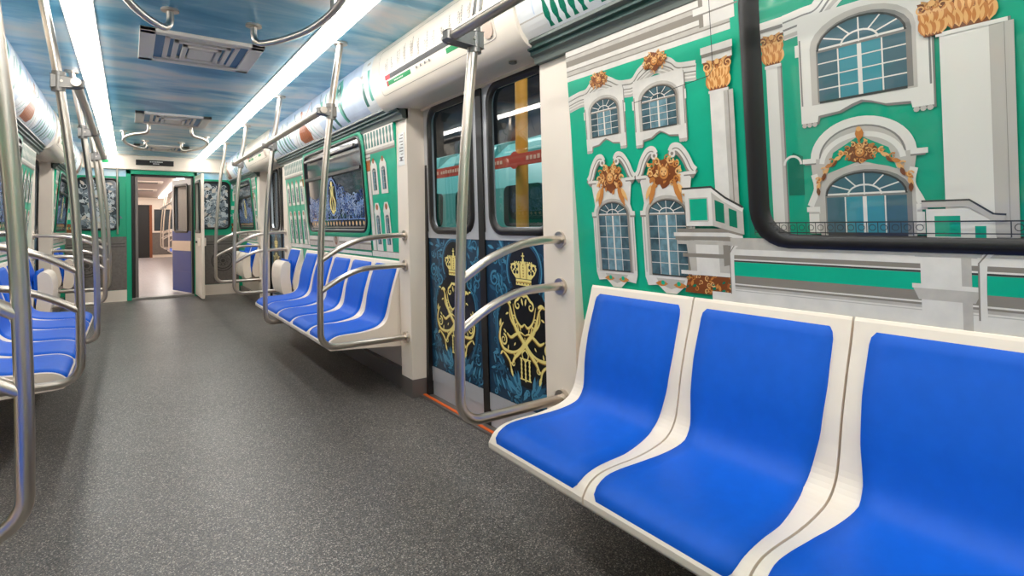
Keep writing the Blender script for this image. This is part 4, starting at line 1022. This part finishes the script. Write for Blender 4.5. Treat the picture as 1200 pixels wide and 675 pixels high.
# ---- end wall
def endwall():
    DW0, DW1, DH = -.335, .47, 1.88
    mb = MB(); T = .06
    mb.box(-1.25, DW0-.05, YE, YE+T, 0, H+.05, greenp); mb.box(DW1+.05, 1.25, YE, YE+T, 0, H+.05, greenp); mb.box(DW0-.05, DW1+.05, YE, YE+T, DH+.05, H+.05, greenp)
    w = struct(mb.build('wall_end'), 'end wall of the car with grey lower panels, two windows and an open gangway door', 'wall')
    # door frame
    f = MB(); f.box(DW0-.06, DW0, YE-.02, YE+.10, 0, DH+.06, greenp); f.box(DW1, DW1+.045, YE-.02, YE+.10, 0, DH+.06, greenp); f.box(DW0-.06, DW1+.045, YE-.02, YE+.10, DH, DH+.06, greenp)
    f.box(DW0, DW0+.045, YE+.0, YE+.12, 0, DH, black); f.box(DW0, DW1, YE+.0, YE+.12, DH-.03, DH, black); f.box(DW1-.03, DW1, YE, YE+.12, 0, DH, black)
    f.box(DW0+.045, DW0+.085, YE+.03, YE+.14, .03, DH-.03, grey); f.box(DW0, DW1, YE-.01, YE+.14, 0, .035, steel_d)
    f.build('door_frame', w, bevel=.004)
    # upper beam
    b = MB(); b.extr([(0, 0), (.05, 0), (.05, .24), (0, .24)], 0, 1, cream)
    b = MB(); b.box(-.93, .93, YE-.045, YE, DH+.065, H, cream); b.build('upper_beam', w, bevel=.008)
    for s in (1, -1):
        p = Print(lambda a, b, off: (a, YE-off, b), step=.0008)
        x0, x1 = (DW1+.05, 1.10) if s > 0 else (-1.10, DW0-.06)
        p.rect(x0, x1, 1.84, DH+.10, skym)
        # sky and facade at the outer edge
        e0, e1 = (1.0, 1.1) if s > 0 else (-1.1, -.99)
        p.rect(e0, e1, .97, 1.84, s_pale)
        p.rect(e0, e1, 1.42, 1.70, g_green); p.rect(e0+.02, e1-.02, 1.50, 1.66, g_white); p.rect(e0, e1, 1.36, 1.42, g_white); p.rect(e0, e1, 1.0, 1.14, g_goldd); p.rect(e0, e1, 1.14, 1.36, g_green)
        p.rect(e0+.02, e1-.02, 1.2, 1.3, g_white); 
        for k in range(5): p.disc(e0+.02*k+.01, 1.08, .018, g_goldl if k % 2 else g_green2, 8)
        p.mb.build('sky_print', w)
        g = MB(); g.box(x0, x1, YE-.022, YE, .17, .95, grey_panel); 
        for z in (.84, .80): g.box(x0+.02, x1-.02, YE-.025, YE-.02, z, z+.012, groove)
        for xx in (x0+.22,): g.box(xx, xx+.006, YE-.024, YE-.02, .2, .78, groove)
        po = g.build('lower_panel', w)
        cx = .87 if s > 0 else -.86
        q = Print(lambda a, b, off: (a, YE-.024-off, b), step=.0006)
        for r in (.16, .125): q.arc(cx, .54, r, groove, .014, 0, 2*PI, 32)
        for k in range(8): q.spiral(cx+.07*math.cos(k*PI/4), .54+.07*math.sin(k*PI/4), .03, groove, .01, 1.2, k, 1, 12)
        q.disc(cx, .54, .03, groove); q.mb.build('round_emblem', po)
        bb = MB(); bb.box(x0, x1, YE-.035, YE, 0, .165, cream); struct(bb.build('baseboard_end' if s > 0 else 'baseboard_end_opposite'), 'cream skirting at the foot of the end wall %s' % ('below the round emblem' if s > 0 else 'by the edge on bench side'), 'skirting')
        # window
    return w, DW0, DW1, DH
W_END, DW0, DW1, DH = endwall()
pale1 = mat('figure_pale', (196, 202, 206), .15, coat=.5); pale2 = mat('figure_grey', (120, 132, 142), .15, coat=.5); pale3 = mat('figure_dark', (56, 66, 74), .12, coat=.6)
for i, (s, x0, x1) in enumerate(((1, .55, .985), (-1, -.985, -.475))):
    root = empty('window_%d' % (7+i), ((x0+x1)/2, YE, 1.43)); struct(root, 'end wall window printed with pale swirling figures %s' % ('beside the open door leaf' if s > 0 else 'beside the green door post'), 'window'); og = root.location[:]
    fn = lambda a, b, off: (a, YE-off, b)
    mb = MB(); ring_frame(mb, fn, rrect(x0, x1, 1.045, 1.815, .09), rrect(x0+.035, x1-.035, 1.08, 1.78, .06), .0, .022, black); mb.build('gasket', root, og)
    p = Print(fn, step=.0008); p.k = 3; p.poly(rrect(x0+.02, x1-.02, 1.065, 1.795, .07), pale3)
    rnd = random.Random(20+i)
    for k in range(170):
        a = rnd.uniform(x0+.07, x1-.07); b = 1.12+.60*rnd.random()**1.5
        if k % 2: p.spiral(a, b, rnd.uniform(.02, .05), (pale1, pale2)[k % 4 > 1], .012, 1.2, rnd.uniform(0, 6), rnd.choice((1, -1)), 12)
        else: p.leaf(a, b, rnd.uniform(.07, .13), rnd.uniform(0, 6.3), (pale1, pale2, g_stone)[k % 3], .5)
    p.mb.build('printed_pane', root, og)
# the sign over the gangway door
sg = empty('display_sign', (-.03, YE-.05, 2.05), 'small black display with white characters above the gangway door', 'display sign'); og = sg.location[:]
m_ = MB(); m_.box(-.275, .205, YE-.062, YE-.045, 2.015, 2.095, t_black); m_.build('display_case', sg, og, bevel=.004)
p = Print(lambda a, b, off: (a, YE-.062-off, b)); 
for r, (a0, n) in enumerate(((-.10, 8), (-.06, 4))):
    for k in range(n): p.rect(a0+.021*k, a0+.021*k+.013, 2.062-.028*r, 2.078-.028*r, w_white)
p.mb.build('display_text', sg, og)
st = MB(); st.box(-.70, -.42, YE-.048, YE-.045, 2.02, 2.085, w_white); so = st.build('notice_sticker', None, (-.56, YE-.046, 2.05)); tag(so, 'white and green notice sticker on the cream beam near the display', 'sticker')
p = Print(lambda a, b, off: (a, YE-.048-off, b)); p.rect(-.69, -.60, 2.03, 2.075, t_green)
for k in range(3): p.stroke([(-.58, 2.07-.015*k), (-.44, 2.07-.015*k)], .004, t_green)
p.mb.build('sticker_print', so, (-.56, YE-.046, 2.05))
# slim vertical bar by the window on the end wall
vb = empty('wall_bar', (-.50, YE-.05, 1.0), 'thin vertical steel bar on the end wall beside the green door post', 'grab bar'); og = vb.location[:]
m_ = MB(); m_.cyl((-.50, YE-.05, 1.0), (-.50, YE-.05, 1.96), .012, steel); m_.build('bar', vb, og)
for z in (1.0, 1.95):
    m_ = MB(); m_.cyl((-.50, YE-.05, z), (-.50, YE, z), .012, steel); m_.build('bracket', vb, og)

# ---- gangway door leaves
def swing_leaf(idx, hx, hy, ang, wd, label, cr, lower, boxed):
    root = empty('door_%d' % idx, (hx, hy, 0)); struct(root, label, 'door'); root.rotation_euler = (0, 0, ang)
    t = .018; z1 = DH-.01
    mb = MB(); za, zb = 1.02, 1.76; a0, a1 = .12, wd-.12
    mb.box(0, wd, -t, t, .03, .36, lower); mb.box(0, wd, -t, t, .36, za, lower if not cr else cr); mb.box(0, a0, -t, t, za, zb, cr or black); mb.box(a1, wd, -t, t, za, zb, cr or silver); mb.box(0, wd, -t, t, zb, z1, cr or silver)
    mb.build('leaf_panel', root, bevel=.003)
    g = MB()
    for q in (-1, 1):
        ring_frame(g, lambda a, b, off: (a, q*(t+off), b), rrect(a0-.03, a1+.03, za-.03, zb+.03, .06), rrect(a0+.012, a1-.012, za+.012, zb-.012, .04), 0, .012, black)
    g.build('window_gasket', root)
    gl = MB(); gl.add([(a0, 0, za), (a1, 0, za), (a1, 0, zb), (a0, 0, zb)], [(0, 1, 2, 3)], glass if cr else pale3); gl.build('glass_pane', root)
    return root
L1 = swing_leaf(9, DW1+.03, YE-.01, -PI/2+.03, .74, 'cream gangway door leaf swung open toward the camera beside the end window', cream, cream, True)
lb = MB(); lb.box(.50, .62, -.055, -.018, .80, .92, cream); lb.box(.50, .62, .018, .055, .80, .92, cream); lb.cyl((.56, -.055, .86), (.56, -.075, .86), .015, groove, 10); lb.build('lock_case', L1, bevel=.005)
L2 = swing_leaf(10, DW1-.01, YE+.20, PI-1.28, .74, 'blue footed gangway door leaf of the next car with a dark rounded window', None, mat('deep_blue_panel', (8, 62, 158), .35), False)
cb = MB(); cb.box(0, .74, -.024, .024, .70, .86, steel); cb.build('chrome_band', L2)

# ---- next car beyond the gangway
NY0, NY1 = YE+.5, 23.5
nc = struct(MB().box(-1.2, 1.2, YE+.06, NY1, -.05, 0, floorm2).build('floor_next_car'), 'floor of the next car paled by glare, seen through the gangway', 'floor')
mb = MB(); mb.box(-.95, .95, NY0, NY1, H, H+.05, mat('next_ceiling', (176, 160, 150), .5)); struct(mb.build('ceiling_next_car'), 'grey blue ceiling of the next car', 'ceiling')
for s in (1, -1):
    mb = MB(); mb.extr([(s*x, z) for x, z in [(1.20, 0), (1.12, 1.85), (.93, 1.95), (.92, H), (1.3, H), (1.3, 0)]], NY0, NY1, cream)
    struct(mb.build('wall_next_car'), 'cream wall of the next car '+('with the visible row of poles' if s > 0 else 'mostly hidden by the door post'), 'wall')
mb = MB(); mb.box(-1.2, -.62, NY1, NY1+.05, 0, H, cream); mb.box(.30, 1.2, NY1, NY1+.05, 0, H, cream); mb.box(-.62, .30, NY1, NY1+.05, 1.9, H, cream); mb.box(-.62, .30, NY1+.04, NY1+.06, 0, 1.9, black); mb.box(.42, .95, NY1-.02, NY1, 1.0, 1.7, pale3); mb.box(.38, .99, NY1-.012, NY1, .96, 1.74, black); mb.box(.32, 1.1, NY1-.012, NY1, .1, .9, grey_panel)
mb.box(.24, .32, NY1-.03, NY1, 0, 1.9, g_goldd); mb.box(-.66, -.58, NY1-.03, NY1, 0, 1.9, g_goldd)
struct(mb.build('wall_next_car_end'), 'distant end wall of the next car with a dark doorway', 'wall')
# gangway bellows
mb = MB()
for s in (1, -1): mb.box(s*.62, s*.72, YE+.06, NY0, 0, 2.05, groove)
mb.box(-.72, .72, YE+.06, NY0, 2.0, 2.1, groove)
struct(mb.build('wall_gangway'), 'dark bellows walls of the gangway between the cars', 'gangway')
for s in (1, -1):
    mb = MB(); mb.box(s*.56-.06, s*.56+.06, NY0+.3, NY1-.5, H-.03, H, lampm); tag(mb.build('ceiling_light', None, (s*.56, 15, H)), 'bright light strip in the next car seen through the gangway, %s' % ('larger of the two' if s > 0 else 'mostly hidden one'), 'ceiling light')
# copies of seats, poles and headers in the next car (only the side one can see)
pole_src = grab_pole(1, 12.0, -.01, 'grab pole in the next car seen through the gangway', rail=True, group='grab poles in the next car')
for k, y in enumerate((13.1, 16.2, 17.8, 21.0, 22.5)):
    c = copy_tree(pole_src); c.location = (pole_src.location[0], y, 0)
    c['label'] = pole_src['label']
r_ = top_rail(1, 12.0, 22.5, 0, 0, 'handrail in the next car seen through the gangway'); r_['group'] = 'handrails in the next car'
src = [o for o in bpy.data.objects if o.name == 'bench_seat'][0]
for k in range(10):
    c = copy_tree(src); c.location = (src.location[0]+.02, 13.58+.46*k+(2.45 if k > 4 else 0), 0); c['label'] = 'blue seat in the next car seen small through the gangway'; c['group'] = 'seats in the next car'
for k, y in enumerate((11.2, 13.1, 16.1, 17.9, 21.0, 22.6)):
    mb = MB(); mb.box(1.0, 1.15, y, y+.16, 0, 1.85, cream); struct(mb.build('trim_next_car'), 'cream pillar in the next car', 'pillar')
for k, y in enumerate((11.4, 16.3, 21.1)):
    mb = MB(); mb.box(1.02, 1.12, y+.1, y+1.3, .9, 1.75, black); struct(mb.build('trim_next_car'), 'dark door windows in the next car', 'door')
for k, (y0, y1) in enumerate(((11.2, 13.3), (13.3, 16.2), (16.2, 18.0), (18.0, 21.0), (21.0, 22.7), (22.7, 23.4))):
    mb = MB(); mb.extr([(x, z) for x, z in [(.90, H), (.86, 2.05), (.88, 1.92), (.96, 1.86), (1.1, 1.86), (1.1, H)]], y0+.05, y1-.05, cream2 if k % 2 == 0 else s_pale); struct(mb.build('trim_next_car'), 'cove panel in the next car', 'panel')

for k, y in enumerate((12.2, 15.4, 18.6)):
    v_ = MB(); v_.box(-.30, .30, y-.3, y+.3, H-.025, H, cream2); v_.box(-.2, .2, y-.2, y+.2, H-.035, H-.025, grey); tag(v_.build('ceiling_vent', None, (0, y, H)), 'air vent in the ceiling of the next car', 'ceiling vent', 'air vents in the next car')
# ---- back end of the car behind the camera
mb = MB(); mb.box(-1.25, 1.25, YB-.05, YB, 0, H+.05, cream); struct(mb.build('wall_back'), 'cream wall behind the camera', 'wall')

# ---- pillar notice plate next to the far bench
np_ = empty('notice_plate', (1.047, 3.21, 1.56), 'white notice plate with small print on the pillar above the seat arm', 'notice plate'); og = np_.location[:]
fnp = lambda a, b, off: (interp(b, [1.2, 1.83], [1.056, 1.045])-off, a, b)
m_ = MB(); m_.add([fnp(3.165, 1.46, .003), fnp(3.255, 1.46, .003), fnp(3.255, 1.665, .003), fnp(3.165, 1.665, .003), fnp(3.165, 1.46, -.001), fnp(3.255, 1.46, -.001), fnp(3.255, 1.665, -.001), fnp(3.165, 1.665, -.001)], [(0, 1, 2, 3), (0, 4, 5, 1), (1, 5, 6, 2), (2, 6, 7, 3), (3, 7, 4, 0)], w_white); m_.build('plate', np_, og)
p = Print(lambda a, b, off: fnp(a, b, off+.003))
for k in range(9): p.stroke([(3.18, 1.65-.02*k), (3.235 if k % 3 else 3.215, 1.65-.02*k)], .006, t_grey)
p.disc(3.21, 1.50, .014, t_grey); p.mb.build('plate_print', np_, og)

# ---- outside: a parked train across the hall
tb = mat('train_teal', (74, 136, 134), .3); tbd = mat('train_teal_dark', (30, 92, 96), .3); yel = mat('ochre_column', (206, 142, 46), .45); redb = mat('banner_red', (206, 62, 44), .5)
hall = mat('hall_dark', (44, 46, 50), .7)
def outside(s):
    fl = MB(); fl.box(s*1.35, s*7.5, -3, 24, -1.15, -1.05, mat('hall_floor', (90, 88, 86), .6)); struct(fl.build('ground_hall'), 'depot hall floor outside the doors', 'ground')
    wl = MB(); wl.box(s*7.5, s*7.6, -3, 24, -1.1, 5, hall); struct(wl.build('wall_hall'), 'dark far wall of the depot hall', 'wall')
outside(1)
tr = empty('parked_train_car', (3.6, 6.5, -1.05), 'teal metro car parked outside, seen through the crowned door windows', 'train car'); og = tr.location[:]
bx0 = 2.75
mb = MB(); prof = [(bx0, -.7), (bx0-.06, .4), (bx0-.03, 1.45), (bx0+.10, 1.72), (bx0+.4, 1.98), (bx0+1.0, 2.12), (bx0+2.3, 1.9), (bx0+2.5, 1.4), (bx0+2.5, -.7)]
mb.extr(prof, .5, 13, tb); mb.build('body', tr, og, bevel=.03)
mb = MB(); mb.box(bx0-.066, bx0-.03, .52, 12.98, .86, 1.02, t_green); mb.build('green_band', tr, og)
mb = MB(); mb.box(bx0-.066, bx0-.03, .52, 12.98, .30, .80, mat('train_blue', (30, 60, 140), .3)); mb.build('blue_skirt', tr, og)
for k in range(12):
    y = .9+.98*k; w = MB(); pts = rrect(y, y+.62, 1.06, 1.46, .07)
    w.add([(bx0-.066, a, b) for a, b in pts]+[(bx0+.02, a, b) for a, b in pts], [tuple(range(len(pts)))]+[(i, (i+1) % len(pts), len(pts)+(i+1) % len(pts), len(pts)+i) for i in range(len(pts))], mat('train_glass', (22, 30, 34), .08)); w.build('side_window', tr, og)
mb = MB()
for k in range(9): mb.extr([(x, z) for x, z in [(bx0+.2, 1.80), (bx0+.25, 1.96), (bx0+.5, 2.04), (bx0+.8, 2.05), (bx0+.8, 1.9)]], 1.0+1.35*k, 1.9+1.35*k, tb)
mb.build('roof_housing', tr, og, bevel=.04)
cl = MB(); cl.tube([(2.42, 3.79, -1.05), (2.42, 3.79, 3.2)], .055, yel, 18); tag(cl.build('hall_column', None, (2.42, 3.79, -1.05)), 'slim ochre column outside, behind the nearer crowned door window', 'column')
bn = empty('banner_sign', (2.35, 4.2, 1.6), 'red banner strip with pale lettering outside the crowned doors', 'banner'); og = bn.location[:]
mb = MB(); pts = rrect(2.9, 6.1, 1.58, 1.68, .045)
mb.add([(2.34, a, b) for a, b in pts]+[(2.36, a, b) for a, b in pts], [tuple(range(len(pts))), tuple(reversed(range(len(pts), 2*len(pts))))]+[(i, (i+1) % len(pts), len(pts)+(i+1) % len(pts), len(pts)+i) for i in range(len(pts))], redb); mb.build('strip', bn, og)
p = Print(lambda a, b, off: (2.339-off, a, b)); rnd = random.Random(5); a = 5.9
while a > 3.0:
    if abs(a-3.79) > .14: p.rect(a-.035, a, 1.615, 1.645+.008*rnd.random(), mat('banner_pale', (240, 180, 160), .5))
    a -= .05 if rnd.random() > .15 else .09
p.disc(3.79, 1.63, .075, redb, 18); p.mb.build('lettering', bn, og)

# ------------------------------------------------------------------ lights
def area(name, loc, size, power, rot=(0, 0, 0), col=(1, 1, 1)):
    l = bpy.data.lights.new(name, 'AREA'); l.shape = 'RECTANGLE'; l.size = size[0]; l.size_y = size[1]; l.energy = power; l.color = col
    o = bpy.data.objects.new(name, l); COL.objects.link(o); o.location = loc; o.rotation_euler = rot; return o
area('hall_fill', (1.9, 5, 4.6), (1.0, 8), 420)  # unseen area light added to brighten the parked train outside
wd = bpy.data.worlds.new('World'); SC.world = wd; wd.use_nodes = True
wd.node_tree.nodes['Background'].inputs[0].default_value = (.16, .19, .22, 1); wd.node_tree.nodes['Background'].inputs[1].default_value = .5

# ------------------------------------------------------------------ camera
cam = bpy.data.cameras.new('camera'); co = bpy.data.objects.new('camera', cam); COL.objects.link(co)
F_, YAW, ROLL = 636.5, .6142, .009
cam.sensor_width = 36; cam.lens = F_/1200*36; cam.shift_y = -(337.5-263)/1200; cam.clip_start = .02
R0 = Vector((math.cos(YAW), -math.sin(YAW), 0)); U0 = Vector((0, 0, 1)); Fw = Vector((math.sin(YAW), math.cos(YAW), 0))
Rr = R0*math.cos(ROLL)-U0*math.sin(ROLL); Uu = R0*math.sin(ROLL)+U0*math.cos(ROLL)
M = Matrix((Rr, Uu, -Fw)).transposed().to_4x4(); M.translation = Vector((-.364, 0, 1.08)); co.matrix_world = M
SC.camera = co
SC.view_settings.view_transform = 'Standard'; SC.view_settings.look = 'None'; SC.view_settings.gamma = 1; SC.view_settings.exposure = .22
SC.view_settings.use_curve_mapping = False
SC.cycles.use_denoising = True; SC.cycles.max_bounces = 8; SC.cycles.diffuse_bounces = 5
